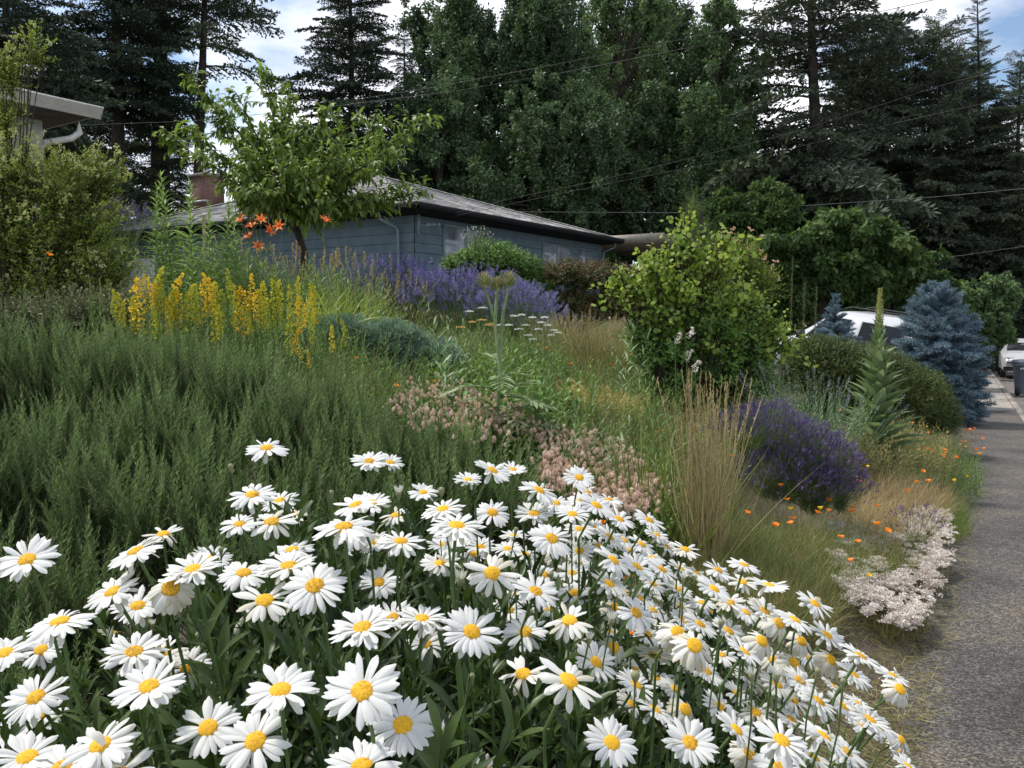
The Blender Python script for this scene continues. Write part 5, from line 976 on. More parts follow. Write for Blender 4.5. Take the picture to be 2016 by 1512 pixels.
def head(kind):
    g = Geo(); n = int(U(24, 34)); lift0 = U(.05, .3); 
    if kind == 'ragged': n = 17
    for i in range(n):
        a = i * 2 * pi / n + rng.normal(0, .07); Lp = U(.70, .84); lf = lift0 + rng.normal(0, .1); dr = U(.2, .8)
        if rng.random() < (.08 if kind != 'ragged' else .3): lf -= U(.5, 1.1); Lp *= .9
        if rng.random() < .04: continue
        if kind == 'reflex': lf -= .65; dr += .3
        tw = rng.normal(0, .22); p = petal(Lp, U(.19, .27), lf, dr); c, s_ = cos(tw), sin(tw); Ry = np.array([[c, 0, s_], [0, 1, 0], [-s_, 0, c]])
        g.put(p, (rotz(a) @ Ry)[None], np.array([[0, 0, (i % 2) * .035]]), vs=.0)
    if kind == 'full':
        for i in range(12): g.put(petal(U(.55, .7), .17, lift0 + .25, .4), rotz(i * pi / 6 + .2)[None], np.array([[0, 0, .03]]), vs=0)
    if kind == 'fold':                                # one petal bent up over the disc
        p = petal(.5, .26, 1.9, -.9); g.put(p, rotz(pi + U(-.5, .5))[None], np.array([[0, 0, .1]]), vs=0)
    return g.mesh('daisy_petals', [m_wht if kind not in ('ragged', 'reflex') else m_wht2], True)
HEADS = {k: [head(k) for _ in range(n)] for k, n in (('plain', 7), ('full', 3), ('reflex', 3), ('ragged', 3), ('fold', 3))}
def disc():
    g = Geo(); V = [(0, 0, .115)]; S = 26; ri = [.07, .14, .20, .25, .285, .30]
    for k, r in enumerate(ri):
        for j in range(S): a = j * 2 * pi / S; V.append((cos(a) * r * U(.97, 1.03), sin(a) * r * U(.97, 1.03), .115 - .075 * (r / .3) ** 3 - (.09 if k == 5 else 0) + rng.normal(0, .005)))
    f3 = [(0, 1 + j, 1 + (j + 1) % S) for j in range(S)]; f4 = [(1 + k * S + j, 1 + k * S + S + j, 1 + k * S + S + (j + 1) % S, 1 + k * S + (j + 1) % S) for k in range(5) for j in range(S)]
    g.add(V, f4=f4, f3=f3); n = 170; i = np.arange(n); r = .29 * np.sqrt((i + .5) / n); a = i * 2.39996; z = .112 - .075 * (r / .3) ** 3
    t = Geo(); t.add([(-.5, -.5, 0), (.5, -.5, 0), (.5, .5, 0), (-.5, .5, 0), (0, 0, 1)], f3=[(0, 1, 4), (1, 2, 4), (2, 3, 4), (3, 0, 4)]); t = smul(t, .026)
    g.put(t, frames(np.stack([np.cos(a) * r * 2.2, np.sin(a) * r * 2.2, np.ones(n)], 1)), np.stack([np.cos(a) * r, np.sin(a) * r, z - .002], 1)); return g.mesh('daisy_disc', [m_disc])
DISCS = [disc() for _ in range(3)]
m_cal = leafmat('calyx_green', [(.12, .17, .05), (.2, .26, .09)], .6, .1)
def calyx():
    g = Geo(); g.put(leaf(.12, .08, 2, -.4), frames(np.array([(cos(a), sin(a), .25) for a in np.arange(16) * pi / 8]), 1, roll=0.0), np.array([(cos(a) * .1, sin(a) * .1, -.075) for a in np.arange(16) * pi / 8])); tube([(0, 0, -.12), (0, 0, -.1), (0, 0, -.04), (0, 0, .0)], [.03, .08, .16, .17], 12, g=g); return g.mesh('daisy_calyx', [m_cal])
CAL = calyx()
# (x, y, width in the photo, kind/tilt flags)  a = turned away, f = facing the viewer, s = seen from the side, l/r = leaning
DA = [(525, 883, 86, ''), (727, 909, 74, ''), (768, 911, 60, 'r'), (921, 945, 58, ''), (969, 927, 80, 'r'), (1010, 925, 56, ''), (1140, 941, 66, 'f'), (1061, 966, 82, 'r'), (1159, 971, 70, 'rs'), (497, 975, 98, ''), (551, 986, 78, 'F'), (578, 1013, 68, 'g'), (472, 1033, 82, ''), (535, 1028, 104, 'g'), (701, 995, 94, 'l'), (732, 991, 78, ''), (779, 1015, 66, 'g'), (833, 970, 62, ''), (872, 1003, 90, 'F'), (969, 1010, 76, 'f'), (1052, 1012, 82, ''), (1094, 991, 62, ''), (1128, 998, 60, 's'), (1127, 1013, 74, ''), (1174, 996, 84, 'r'), (1219, 1023, 74, 'r'), (1278, 1025, 72, 'r'), (1199, 984, 60, 's'), (1145, 985, 60, ''),
 (677, 1038, 125, 'u'), (697, 1053, 80, 'f'), (736, 1068, 78, ''), (789, 1067, 100, 'F'), (704, 1089, 62, ''), (899, 1036, 118, 'F'), (893, 1057, 86, ''), (874, 1072, 72, ''), (946, 1077, 66, ''), (932, 1090, 62, 'g'), (999, 1081, 62, ''), (1034, 1092, 66, 'r'), (1086, 1061, 96, 'rf'), (1141, 1085, 66, 'f'), (1141, 1042, 66, ''), (1200, 1058, 70, 'r'), (1228, 1064, 62, 'r'), (1263, 1072, 64, 'r'), (1171, 1040, 60, ''), (1012, 1055, 60, 's'), (321, 1052, 80, 'g'), (267, 1086, 112, 'l'), (54, 1103, 118, 'f'),
 (380, 1122, 118, 'F'), (417, 1100, 80, 'r'), (480, 1129, 102, ''), (575, 1083, 92, 'u'), (568, 1115, 120, 'u'), (867, 1109, 84, ''), (969, 1129, 116, 'gf'), (1127, 1129, 68, ''), (1138, 1108, 62, ''), (1207, 1103, 88, 'r'), (1254, 1117, 84, 'r'), (1303, 1122, 72, 'r'), (1180, 1075, 60, ''), (1285, 1098, 58, 's'), (1340, 1120, 60, 'rs'), (1371, 1129, 66, 'rs'), (1465, 1113, 70, 's'), (1240, 1085, 60, 'r'),
 (222, 1166, 114, 'l'), (271, 1194, 106, ''), (336, 1158, 120, 'rk'), (521, 1183, 126, 'g'), (620, 1154, 130, 'f'), (746, 1147, 82, 'f'), (1054, 1165, 100, 'r'), (1020, 1172, 66, ''), (1131, 1168, 82, ''), (1199, 1150, 84, 'r'), (1232, 1168, 64, 'r'), (1405, 1160, 80, 'r'), (1514, 1153, 80, 's'), (1335, 1160, 64, 'r'), (1285, 1150, 64, 'r'), (1604, 1189, 80, 'r'), (1382, 1187, 64, 's'), (1340, 1195, 62, 'r'), (1310, 1175, 58, 's'), (1262, 1180, 62, 'r'),
 (118, 1225, 130, 'u'), (226, 1248, 72, 'ag'), (714, 1237, 140, 'F'), (773, 1216, 90, ''), (831, 1219, 106, 'Fu'), (928, 1245, 126, 'rf'), (1002, 1202, 72, 'f'), (1034, 1245, 94, 'f'), (1121, 1222, 106, 'g'), (1211, 1196, 74, 'rk'), (1252, 1207, 90, 'rf'), (1286, 1202, 66, 'r'), (1345, 1222, 66, 'r'), (1469, 1206, 66, 'r'), (1505, 1204, 80, 'r'), (1516, 1222, 70, 'rk'), (1534, 1227, 82, 'rk'), (1564, 1221, 86, 'rs'), (1434, 1243, 78, 'r'), (1378, 1230, 80, 'r'), (1310, 1235, 70, 'r'), (1180, 1220, 60, 's'), (1400, 1205, 60, 'rs'),
 (9, 1287, 116, ''), (81, 1280, 88, 'f'), (264, 1285, 130, 'F'), (323, 1285, 100, 'g'), (369, 1315, 98, 'f'), (837, 1268, 88, 'f'), (1030, 1327, 110, 'g'), (1173, 1305, 100, 'rf'), (1289, 1290, 84, 'a'), (1335, 1246, 104, 'rk'), (1367, 1271, 110, 'k'), (1465, 1284, 90, 'rs'), (1391, 1322, 82, 'r'), (1563, 1305, 82, 'rk'), (1587, 1292, 66, 'r'), (1500, 1262, 86, 'rk'), (1628, 1251, 80, 'r'), (1694, 1293, 94, 'rs'), (1420, 1290, 70, 's'), (1248, 1320, 70, ''), (1330, 1300, 66, ''),
 (71, 1374, 128, 'f'), (78, 1409, 104, ''), (293, 1353, 142, ''), (552, 1360, 150, ''), (713, 1362, 162, 'f'), (1119, 1341, 140, 'gr'), (1252, 1349, 92, 'r'), (1292, 1336, 78, 's'), (1329, 1358, 80, 'r'), (1450, 1366, 68, 'r'), (1641, 1352, 58, 'rs'), (1757, 1330, 72, 'rs'), (1772, 1357, 82, 'rk'), (1660, 1391, 80, 'r'), (1712, 1418, 96, 'rF'), (1733, 1431, 80, 'r'), (1698, 1430, 72, 'rs'), (1690, 1385, 60, 'rs'),
 (410, 1434, 134, 'f'), (503, 1460, 150, 'f'), (198, 1468, 148, ''), (54, 1492, 140, ''), (122, 1512, 145, 'F'), (232, 1528, 150, ''), (713, 1512, 160, ''), (793, 1429, 144, 'f'), (953, 1520, 100, ''), (1204, 1463, 118, 'f'), (1358, 1463, 114, 'f'), (1538, 1459, 124, 'F'), (1621, 1450, 110, 'rs'), (1535, 1512, 108, ''), (1774, 1456, 62, 'rk'), (1786, 1508, 66, 'rs'), (1768, 1478, 56, 'r'), (835, 1528, 90, ''), (500, 1530, 110, ''), (20, 1450, 90, '')]
BUDS_D = [(454, 918, 12, 0), (653, 969, 10, 0), (785, 972, 20, 1), (435, 1081, 11, 0), (375, 1093, 11, 0), (907, 1143, 28, 1), (862, 1449, 32, 1), (930, 1330, 12, 0), (1251, 1329, 20, 0), (1204, 1222, 24, 1), (1528, 1332, 28, 1), (869, 965, 14, 0), (1016, 1042, 10, 0), (1345, 1140, 16, 1), (1085, 1130, 12, 0), (1420, 1225, 14, 0), (1480, 1330, 20, 1), (1610, 1320, 13, 0), (1160, 1260, 20, 1), (640, 1230, 12, 0), (300, 1230, 14, 1), (1660, 1340, 12, 0), (1010, 1120, 16, 1), (560, 1440, 15, 0)]
def rowof(y): return [n for lim, n in ((955, 'loose back row'), (1020, 'second row from the back'), (1095, 'third row from the back'), (1140, 'fourth row from the back'), (1200, 'fifth row from the back'), (1255, 'fourth row from the bottom'), (1335, 'third row from the bottom'), (1425, 'second row from the bottom'), (9999, 'bottom row')) if y < lim][0]
def sideof(x): return 'left' if x < 560 else ('middle' if x < 1120 else 'right')
SPECIAL = {(525, 883): 'single tall daisy standing alone against the rosemary, above all the others', (727, 909): 'larger daisy of the overlapping pair against the rosemary right of the lone tallest one', (768, 911): 'smaller half-hidden daisy of the overlapping pair against the rosemary', (54, 1103): 'lone daisy with a clear dark stem at the left edge against the rosemary', (713, 1362): 'largest daisy, facing the viewer with a big round orange disc, near the bottom middle',
 (1465, 1113): 'daisy seen from the side at the foot of the tall tan grass', (1514, 1153): 'thin edge-on daisy just right of the tan grass foot', (1289, 1290): 'daisy turned away showing its green back among the right-hand flowers', (1604, 1189): 'rightmost daisy of the upper group, nearest the white ground cover', (1694, 1293): 'daisy reaching right over bare straw-covered soil beside the path', (1772, 1357): 'drooping daisy closest to the path, with large brownish disc', (552, 1360): 'large flat daisy with many broad petals left of the largest one', (1140, 941): 'small daisy against the pink clover, topmost at the right'}
rf_ = np.random.default_rng(77); ex_ = []
XF, YF = samp([(1040, 1000), (1300, 1045), (1480, 1150), (1620, 1250), (1740, 1400), (1700, 1495), (1500, 1490), (1250, 1420), (1100, 1260), (960, 1120)], 700)
for x_, y_ in zip(XF, YF):
    w_ = float(np.interp(y_, [1000, 1250, 1450], [60, 74, 96])) * float(rf_.uniform(.85, 1.1))
    if len(ex_) < 46 and all(np.hypot(x_ - q[0], (y_ - q[1]) * 1.25) > .5 * (w_ * .55 + q[2] * .5) for q in DA + ex_): ex_.append((float(x_), float(y_), w_, str(rf_.choice(['r', 'rk', 'rs', 'rF', 'r', 'g']))))
DA += ex_
cnt = {}
DA.sort(key=lambda q: q[0])
for q in DA: cnt.setdefault((rowof(q[1]), sideof(q[0])), []).append(q)
mid = np.array((.05, 1.35))
def stem_geo(g, b, h, n, wob=.02, r0=.0028, lv=9):
    m1 = b + (h - b) * .35 + np.array((U(-wob, wob), U(-wob, wob), .03)); e_ = h - n * .012; m2 = e_ - n * .06
    c = [b, b + (m1 - b) * .5, m1, m1 + (m2 - m1) * .5 + (U(-.006, .006), U(-.006, .006), 0), m2, e_]
    tube(c, [r0, r0, r0 * .95, r0 * .85, r0 * .75, r0 * .9], 6, g=g); return c
DLF = [leaf(1, .2, 5, c, .35, 1.25) for c in (.4, .8, -.2)]
for (px, py, wd, fl) in DA:
    D = float(np.clip(.076 * FPX / wd, .72, 2.15)); h = P(px, py, D); s_ = wd / FPX * D / 2.0
    tilt = .30 + .06 * U(-1, 1) + (.32 if 'f' in fl else 0) + (.5 if 'k' in fl else 0) - (.7 if 'a' in fl else 0) - (.25 if 's' in fl else 0) - (.08 if 'F' in fl else 0) - (.15 if 'u' in fl else 0)
    side = U(-.12, .12) + (.38 if 'r' in fl else 0) - (.25 if 'l' in fl else 0) + (.14 if px > 1150 else 0)
    n = nrm(np.array((side, -tilt, 1.0)) if 'a' not in fl else np.array((side + .2, .75, .75)))
    bx = mid + (h[:2] - mid) * np.array((.72, .8)); bx[0] = min(bx[0], float(edge(bx[1])) - .12); b = np.array((bx[0], bx[1], float(G(bx[0], bx[1])) - .01))
    key = (rowof(py), sideof(px)); o_ = cnt[key].index((px, py, wd, fl)); big = 'large ' if wd >= 118 else ('small ' if wd <= 66 else '')
    lab = SPECIAL.get((px, py), '%swhite daisy in the %s, %s part, %s from the left' % (big, key[0], key[1], ORD[o_] if len(cnt[key]) > 1 else 'first'))
    t = thing('daisy', lab, 'daisy', b, 'white daisies in the foreground clump')
    g = Geo(); c = stem_geo(g, b, h - n * .004, n); so_ = part('stem', g, M_stem, t, smooth=True)
    g = Geo(); k = 11; zz = np.linspace(.1, .74, k); pp = np.stack([np.interp(zz, np.linspace(0, 1, 6), [v[i] for v in c]) for i in range(3)], 1); a = np.arange(k) * 2.4 + U(0, 6)
    scatter(g, DLF, pp, np.stack([np.cos(a), np.sin(a), U(.6, 1.5, k)], 1), U(.055, .085, k) * np.linspace(1.2, .55, k), vs=.2, roll=0.0); part('leaves', g, m_dleaf, t)
    R = frames(n[None], s_, roll=np.array([U(0, 6.28)]))[0]
    from mathutils import Matrix
    M4 = Matrix.Translation(tuple(h - b)) @ Matrix([list(R[0]) + [0], list(R[1]) + [0], list(R[2]) + [0], [0, 0, 0, 1]])
    kd = 'full' if 'F' in fl else 'reflex' if 'k' in fl else 'ragged' if 'g' in fl else ('fold' if rng.random() < .12 else 'plain')
    for nm, me in (('petals', HEADS[kd][rng.integers(len(HEADS[kd]))]), ('disc', DISCS[rng.integers(3)]), ('calyx', CAL)):
        o = bpy.data.objects.new(nm, me); C.objects.link(o); o.parent = t; o.matrix_local = M4
BUDS_D.sort()
for i, (px, py, wd, op) in enumerate(BUDS_D):
    D = float(np.interp(py, [900, 1100, 1300, 1450], [1.5, 1.35, 1.1, .95])); h = P(px, py, D); s_ = wd / FPX * D; bx = mid + (h[:2] - mid) * .75; b = np.array((bx[0], bx[1], float(G(bx[0], bx[1]))))
    t = thing('daisy_bud', ('half-open daisy bud with short white petals, %s bud from the left' if op else 'round closed daisy bud on a thin stem, %s bud from the left') % ORD[i], 'daisy bud', b, 'daisy buds'); n = nrm(np.array((U(-.1, .2), -.1, 1)))
    g = Geo(); stem_geo(g, b, h, n, r0=.0017); part('stem', g, M_stem, t, smooth=True)
    g = Geo(); r = s_ * (.5 if not op else .3); tube([h - n * .012, h - n * r * .9, h, h + n * r * .7, h + n * r * .95], [.0015, r * .7, r, r * .7, r * .15], 12, g=g); part('calyx', g, leafmat('bud_green', [(.2, .23, .1), (.36, .36, .2)], .7, .1), t, smooth=True)
    if op: g = Geo(); k = 18; a = np.arange(k) * 2 * pi / k; g.put(leaf(s_ * .9, s_ * .2, 3, -.2, .3, .9), frames(np.stack([np.cos(a) * .4, np.sin(a) * .4, np.ones(k)], 1), U(.7, 1.1, k)), np.tile(h + n * r * .2, (k, 1)) + np.stack([np.cos(a), np.sin(a), a * 0], 1) * r * .5); part('petals', g, m_wht, t)
# leafy undergrowth of the daisy clump
SD = [sprig(.36, 26, .085, .018, 42, .5, .0026, 5, bend=.15, tip=.5, lprof=1.2, fold=.35) for _ in range(5)]
rng = np.random.default_rng(61)
gx_, gy_ = np.meshgrid(np.arange(-1.3, 1.15, .048), np.arange(.5, 2.1, .048)); gx_, gy_ = gx_.ravel() + U(-.02, .02, gx_.size), gy_.ravel() + U(-.02, .02, gx_.size)
hx = np.array([P(a, b_, np.clip(.076 * FPX / c, .72, 2.15)) for a, b_, c, _ in DA])
dd = np.sqrt(((gx_[:, None] - hx[None, :, 0]) ** 2 + (gy_[:, None] - hx[None, :, 1]) ** 2)); near = dd.argmin(1); ok = (dd.min(1) < .13) & (gx_ < edge(gy_) - .22)
gx_, gy_, near = gx_[ok], gy_[ok], near[ok]; gz2 = G(gx_, gy_); topz = hx[near, 2] - .10 - U(0, .12, len(gx_)); hh = np.clip(topz - gz2, .1, .9); g = Geo(); m = len(gx_)
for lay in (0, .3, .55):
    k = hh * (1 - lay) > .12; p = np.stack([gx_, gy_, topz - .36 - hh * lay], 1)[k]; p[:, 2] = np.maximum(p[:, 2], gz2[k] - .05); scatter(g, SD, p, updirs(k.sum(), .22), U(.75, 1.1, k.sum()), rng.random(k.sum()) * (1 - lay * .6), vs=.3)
solo('daisy_foliage', g, [m_dleaf, M_stem], 'dense dark green leaves and stems filling the daisy clump beneath the flowers', 'leaves', kind='stuff', base=(0, 1.3, float(G(0, 1.3))))
# ------------------------------------------------------------------ poppies
rng = np.random.default_rng(62)
def poppy(r=.022, tubey=False):
    g = Geo(); tube([(0, 0, -.25), (.012, .004, -.12), (0, 0, -.012)], .0013, 3, m=1, g=g)
    for i in range(4):
        a = i * pi / 2 + U(-.1, .1); V = []
        for t in np.linspace(0, 1, 5):
            w_ = r * 1.0 * (.3 + .9 * t) * (1 if t < .9 else .8)
            for s_ in (-1, -.4, .4, 1): V.append((s_ * w_, r * (.15 + t * .95) - abs(s_) * .1 * r, -.01 + .022 * t ** .7 * (1.1 - .3 * abs(s_)) + rng.normal(0, .0006)))
        f = [(k * 4 + j, k * 4 + j + 1, k * 4 + j + 5, k * 4 + j + 4) for k in range(4) for j in range(3)]; T = Geo().add(V, f4=f); g.put(T, rotz(a)[None], np.zeros((1, 3)))
    return g
PO = [poppy().mesh('poppy', [m_org, M_stem], True) for _ in range(4)]; PY = [poppy(.016).mesh('yellow_poppy', [m_yel, M_stem], True) for _ in range(3)]
c6 = lambda L_: [(1316 + x / 2.88, 500 + y / 2.88) for x, y in L_]
org = c6([(632, 852), (680, 852), (425, 783), (420, 817), (522, 508), (408, 612), (975, 885), (895, 985), (917, 990), (948, 1008), (975, 1008), (348, 1142), (910, 1112), (1078, 1288), (637, 1308), (675, 1390), (910, 1395), (845, 1462), (908, 1453), (1047, 1437), (1037, 1457), (1185, 1428), (1288, 1062), (1330, 1030), (1383, 958), (1473, 1012), (1417, 1110), (1463, 1100), (1475, 1108), (1505, 1117), (1565, 1110), (1572, 1125), (1558, 1140), (1563, 1153), (1628, 1150), (1640, 1155), (1445, 1232), (1475, 1285), (1355, 1340), (1405, 1290), (1670, 925), (1665, 1060), (1688, 1062), (1690, 1003), (1710, 993), (1722, 1000), (1735, 988), (1740, 1025), (1772, 1022), (1783, 1047), (1748, 1105), (1765, 1132), (1790, 1102), (705, 1497), (448, 1465)])
org += [(1316 + x / 2.88, 987 + y / 2.88) for x, y in [(1183, 125), (1075, 227), (1035, 332), (1243, 165), (608, 133), (692, 122), (978, 200)]] + [(650 + x / 2.88, 987 + y / 2.88) for x, y in [(1862, 210), (1700, 740), (1690, 430), (1540, 120)]]
org += [(650 + x / 2.88, 450 + y / 2.88) for x, y in [(148, 732), (373, 890), (593, 865), (1073, 852), (1363, 767), (1605, 772), (358, 605), (1180, 660), (1228, 677)]] + [(x / 2.88, 450 + y / 2.88) for x, y in [(305, 567), (477, 568), (1800, 517), (680, 380), (280, 145)]]
yel = c6([(568, 840), (1620, 1283), (1695, 1260), (692, 1443), (860, 1440), (1272, 780), (1243, 778), (1342, 800), (1425, 860), (1395, 885), (1397, 898), (1405, 915), (1373, 900), (1422, 955), (1465, 935), (1513, 930), (1525, 925), (1543, 950), (1528, 985), (1463, 978), (1585, 1010), (1655, 1080), (1685, 1092), (1270, 837), (1130, 1205)]) + [(1316 + 1140 / 2.88, 987 + 420 / 2.88), (650 + 1885 / 2.88, 450 + 1148 / 2.88), (650 + 1855 / 2.88, 450 + 1152 / 2.88), (650 + 1910 / 2.88, 450 + 1143 / 2.88)]
def pzone(x, y):
    if x < 620: return 'among the golden spikes'
    if x < 900: return 'beside the juniper and pink clover'
    if x < 1300: return 'by the tan grass' if y > 950 else 'on the middle of the bank'
    if x < 1610: return 'behind the violet lavender mound' if y < 850 else 'before the violet lavender mound'
    if y < 905 and x < 1800: return 'at the foot of the mullein'
    if x < 1830: return 'right of the violet lavender'
    return 'at the far path edge'
for lst, word, MS, up in ((sorted(org), 'orange poppy', PO, .27), (sorted(yel), 'small yellow poppy', PY, .25)):
    ct = {}
    for (px, py) in lst:
        z_ = pzone(px, py); ct[z_] = ct.get(z_, 0) + 1
        q = hitv([px], [py], up + .03)[0]
        if q[1] > 25: q = P(px, py, 5)
        h = P(px, py, q[1]); o = bpy.data.objects.new('poppy', MS[rng.integers(len(MS))]); C.objects.link(o); s_ = U(.55, .8)
        o.location = h; o.rotation_euler = (U(-.1, .5), U(-.35, .35), U(0, 6)); o.scale = (s_,) * 3
        tag(o, '%s %s, %s from the left there' % (word, z_, ORD[ct[z_] - 1]), 'poppy', 'poppies scattered through the garden')
# ------------------------------------------------------------------ vehicles
m_paint = solid('white_paint', [(.5, .51, .52), (.56, .57, .58)], .3, 2, spec=.5, coat=.6); m_tire = solid('tyre_rubber', [(.015, .015, .015), (.03, .03, .03)], .85, 20); m_rim = solid('rim_metal', [(.3, .3, .31), (.5, .5, .5)], .35, 8, metal=.8)
m_cgl = solid('car_glass', [(.008, .01, .014), (.02, .024, .032)], .4, 2, spec=.25); m_blk = solid('black_plastic', [(.012, .012, .013), (.03, .03, .032)], .6, 10); m_lamp = solid('headlamp', [(.5, .52, .55), (.75, .76, .78)], .15, 5, spec=.8); m_red = solid('red_lens', [(.3, .01, .01), (.45, .02, .015)], .25, 5); m_silv = solid('silver_paint', [(.42, .43, .45), (.5, .51, .53)], .3, 2, coat=.5)
def vehicle(name, label, pos, heading, pitch, st, mat, zb, wheels, wr, wins, front, grp=None, extra=None):
    # st: stations (x from the nose, roof z, half width at belt, half width at roof); body lofted between them
    hd = np.array((cos(heading) * cos(pitch), sin(heading) * cos(pitch), sin(pitch))); lf = nrm(np.cross((0, 0, 1), hd)); up = np.cross(hd, lf)
    t = thing(name, label, 'van' if 'van' in name else 'car', pos, grp); W = lambda x, y, z: np.asarray(pos) - hd * x + lf * y + up * z
    g = Geo(); K = 12; L_ = []
    for (x, z, wb, wt) in st:
        be = min(zb, z - .04); ring = [(-wb * .92, .28), (-wb, .45), (-wb, be - .1), (-wb * .985, be), (-(wb + (wt - wb) * .85), max(be, z - .12)), (-wt * .78, z)]; ring = ring + [(-a, b) for a, b in ring[::-1]]; L_.append([W(x, a, b) for a, b in ring])
    V = np.array(L_).reshape(-1, 3); f = [(i * K + j, i * K + (j + 1) % K, (i + 1) * K + (j + 1) % K, (i + 1) * K + j) for i in range(len(st) - 1) for j in range(K)]
    for e_ in (0, len(st) - 1): b0 = e_ * K; f += [(b0 + j, b0 + j + 1, b0 + K - 2 - j, b0 + K - 1 - j) for j in range(5)]
    g.add(V, f4=f); part('body', g, mat, t)
    xs = [s[0] for s in st]; wi = lambda x, z: np.interp(z, [zb, np.interp(x, xs, [s[1] for s in st]) - .12], [np.interp(x, xs, [s[2] for s in st]) * .985, np.interp(x, xs, [s[2] + (s[3] - s[2]) * .85 for s in st])])
    for (xa, xb, z0, z1, sl0, sl1) in wins:           # side windows with a dark pane and a pale frame
        for sd in (-1, 1):
            def q(x, z, o_): return W(x, sd * (wi(x, z) + o_), z)
            g = Geo(); V = [q(xa, z0, .012), q(xb, z0, .012), q(xb - sl1, z1, .012), q(xa + sl0, z1, .012)]; cnn = sum(V) / 4; g.add(V, f4=[(0, 1, 2, 3)]); w_ = part('window', g, m_cgl, t)
            g = Geo(); O_ = [v + (v - cnn) * .06 + lf * sd * .004 for v in V]; I_ = [v + lf * sd * .004 for v in V]; g.add(O_ + I_, f4=[(i, (i + 1) % 4, (i + 1) % 4 + 4, i + 4) for i in range(4)]); part('frame', g, mat, w_)
    for (nm, x0, z0, x1, z1, w0, w1, mm) in front:    # cross-car panels: windscreen, grille, lamps, rear glass
        for (ya, yb) in ((w0, w1), (-w0, -w1)) if w0 > 0 else ((-w1, w1),):
            g = Geo(); k0 = .9 if w0 <= 0 and 'screen' in nm else 1; V = [W(x0, ya, z0), W(x0, yb, z0), W(x1, yb * k0, z1), W(x1, ya * k0, z1)]; g.add(V + [v + hd * -.02 * (1 if x0 < 2 else -1) for v in V], f4=[(0, 1, 2, 3), (0, 1, 5, 4), (1, 2, 6, 5), (2, 3, 7, 6), (3, 0, 4, 7)]); part(nm, g, mm, t)
    for x in wheels:
        for sd in (-1, 1):
            hw = st[2][2]; c = W(x, sd * (hw - .1), wr); a = np.linspace(0, 2 * pi, 24, endpoint=False); g = Geo(); V = []
            for (y_, r_) in ((-.1, wr * .7), (-.1, wr * .96), (-.06, wr), (.06, wr), (.1, wr * .96), (.1, wr * .66)): V += [c + lf * y_ + hd * cos(q) * r_ + up * sin(q) * r_ for q in a]
            g.add(V, f4=[(k * 24 + j, k * 24 + (j + 1) % 24, k * 24 + 24 + (j + 1) % 24, k * 24 + 24 + j) for k in range(5) for j in range(24)]); wh = part('wheel', g, m_tire, t)
            g = Geo(); V = [c + lf * sd * .07]; rr = [wr * .2, wr * .66]
            for k, r_ in enumerate(rr): V += [c + lf * sd * (.085 - .03 * k) + hd * cos(q) * r_ + up * sin(q) * r_ for q in a]
            g.add(V, f3=[(0, 1 + j, 1 + (j + 1) % 24) for j in range(24)], f4=[(1 + j, 1 + (j + 1) % 24, 25 + (j + 1) % 24, 25 + j) for j in range(24)]); part('rim', g, m_rim, wh)
    return t
# van on the sloping driveway, nose uphill to the left
vst = [(0, .75, .8, .7), (.1, .98, .9, .8), (.75, 1.12, .97, .86), (1.0, 1.2, .98, .85), (1.75, 1.86, .99, .80), (2.1, 1.95, .99, .80), (3.4, 1.97, .99, .80), (4.2, 1.93, .98, .79), (4.35, 1.80, .96, .78)]
vp = P(1553, 620, 20.3); vz = P(1590, 599, 20.2)[2] - 1.98
vehicle('white_van', 'white van with dark side windows parked nose-up on the driveway behind the spruces', (vp[0] - .6, vp[1] + .25, vz + .22), math.atan2(.68, -.73), RAD(9.5), vst, m_paint, 1.22, (.95, 3.45), .36,
        [(1.35, 2.35, 1.26, 1.78, .42, .05), (2.5, 3.5, 1.26, 1.78, .04, .04), (3.68, 4.15, 1.26, 1.78, .04, .1)], [('windscreen', .98, 1.22, 1.72, 1.84, 0, .78, m_cgl), ('grille', -.02, .5, -.02, .72, 0, .5, m_blk), ('headlight', -.03, .55, -.02, .75, .55, .8, m_lamp), ('rear_screen', 4.38, 1.25, 4.36, 1.7, 0, .7, m_cgl)])
sst = [(0, .75, .75, .6), (.12, .98, .88, .75), (.95, 1.1, .93, .8), (1.2, 1.16, .94, .78), (1.95, 1.6, .94, .68), (2.4, 1.68, .94, .68), (3.7, 1.66, .94, .68), (4.3, 1.5, .92, .66), (4.5, 1.1, .88, .6)]
hd_ = math.atan2(-.86, -.5); sc_pos = P(1978, 700, 57); zg = float(street_z(57)) - .12
suv_w = [(1.55, 2.45, 1.14, 1.52, .38, .04), (2.55, 3.4, 1.14, 1.52, .03, .08), (3.5, 4.1, 1.14, 1.5, .03, .25)]
fr = [('windscreen', 1.18, 1.18, 1.93, 1.58, 0, .72, m_cgl), ('grille', -.03, .55, -.02, .78, 0, .42, m_blk), ('bumper', -.06, .3, -.06, .5, 0, .85, m_blk), ('headlight', .04, .72, .06, .88, .5, .82, m_lamp), ('tail_light', 4.48, .9, 4.46, 1.15, .6, .85, m_red)]
vehicle('parked_car', 'white sport utility car parked facing the viewer at the far kerb', (kerbx(56) + 1.25, 55, zg), math.atan2(-1, -.56), .02, sst, m_paint, 1.1, (.9, 3.6), .36, suv_w, fr, 'cars parked along the street')
vehicle('parked_car', 'dark car with a red tail light parked beyond the white one', (kerbx(68) + .3, 67, float(street_z(68)) - .1), math.atan2(1, .56), 0, sst, m_blk, 1.1, (.9, 3.6), .36, suv_w, fr, 'cars parked along the street')
vehicle('parked_car', 'silver car parked behind the rubbish bin, cut by the right edge', (kerbx(33) + 1.7, 33.5, float(street_z(33)) - .12), math.atan2(-1, -.56), .02, sst, m_silv, 1.1, (.9, 3.6), .36, suv_w, fr, 'cars parked along the street')
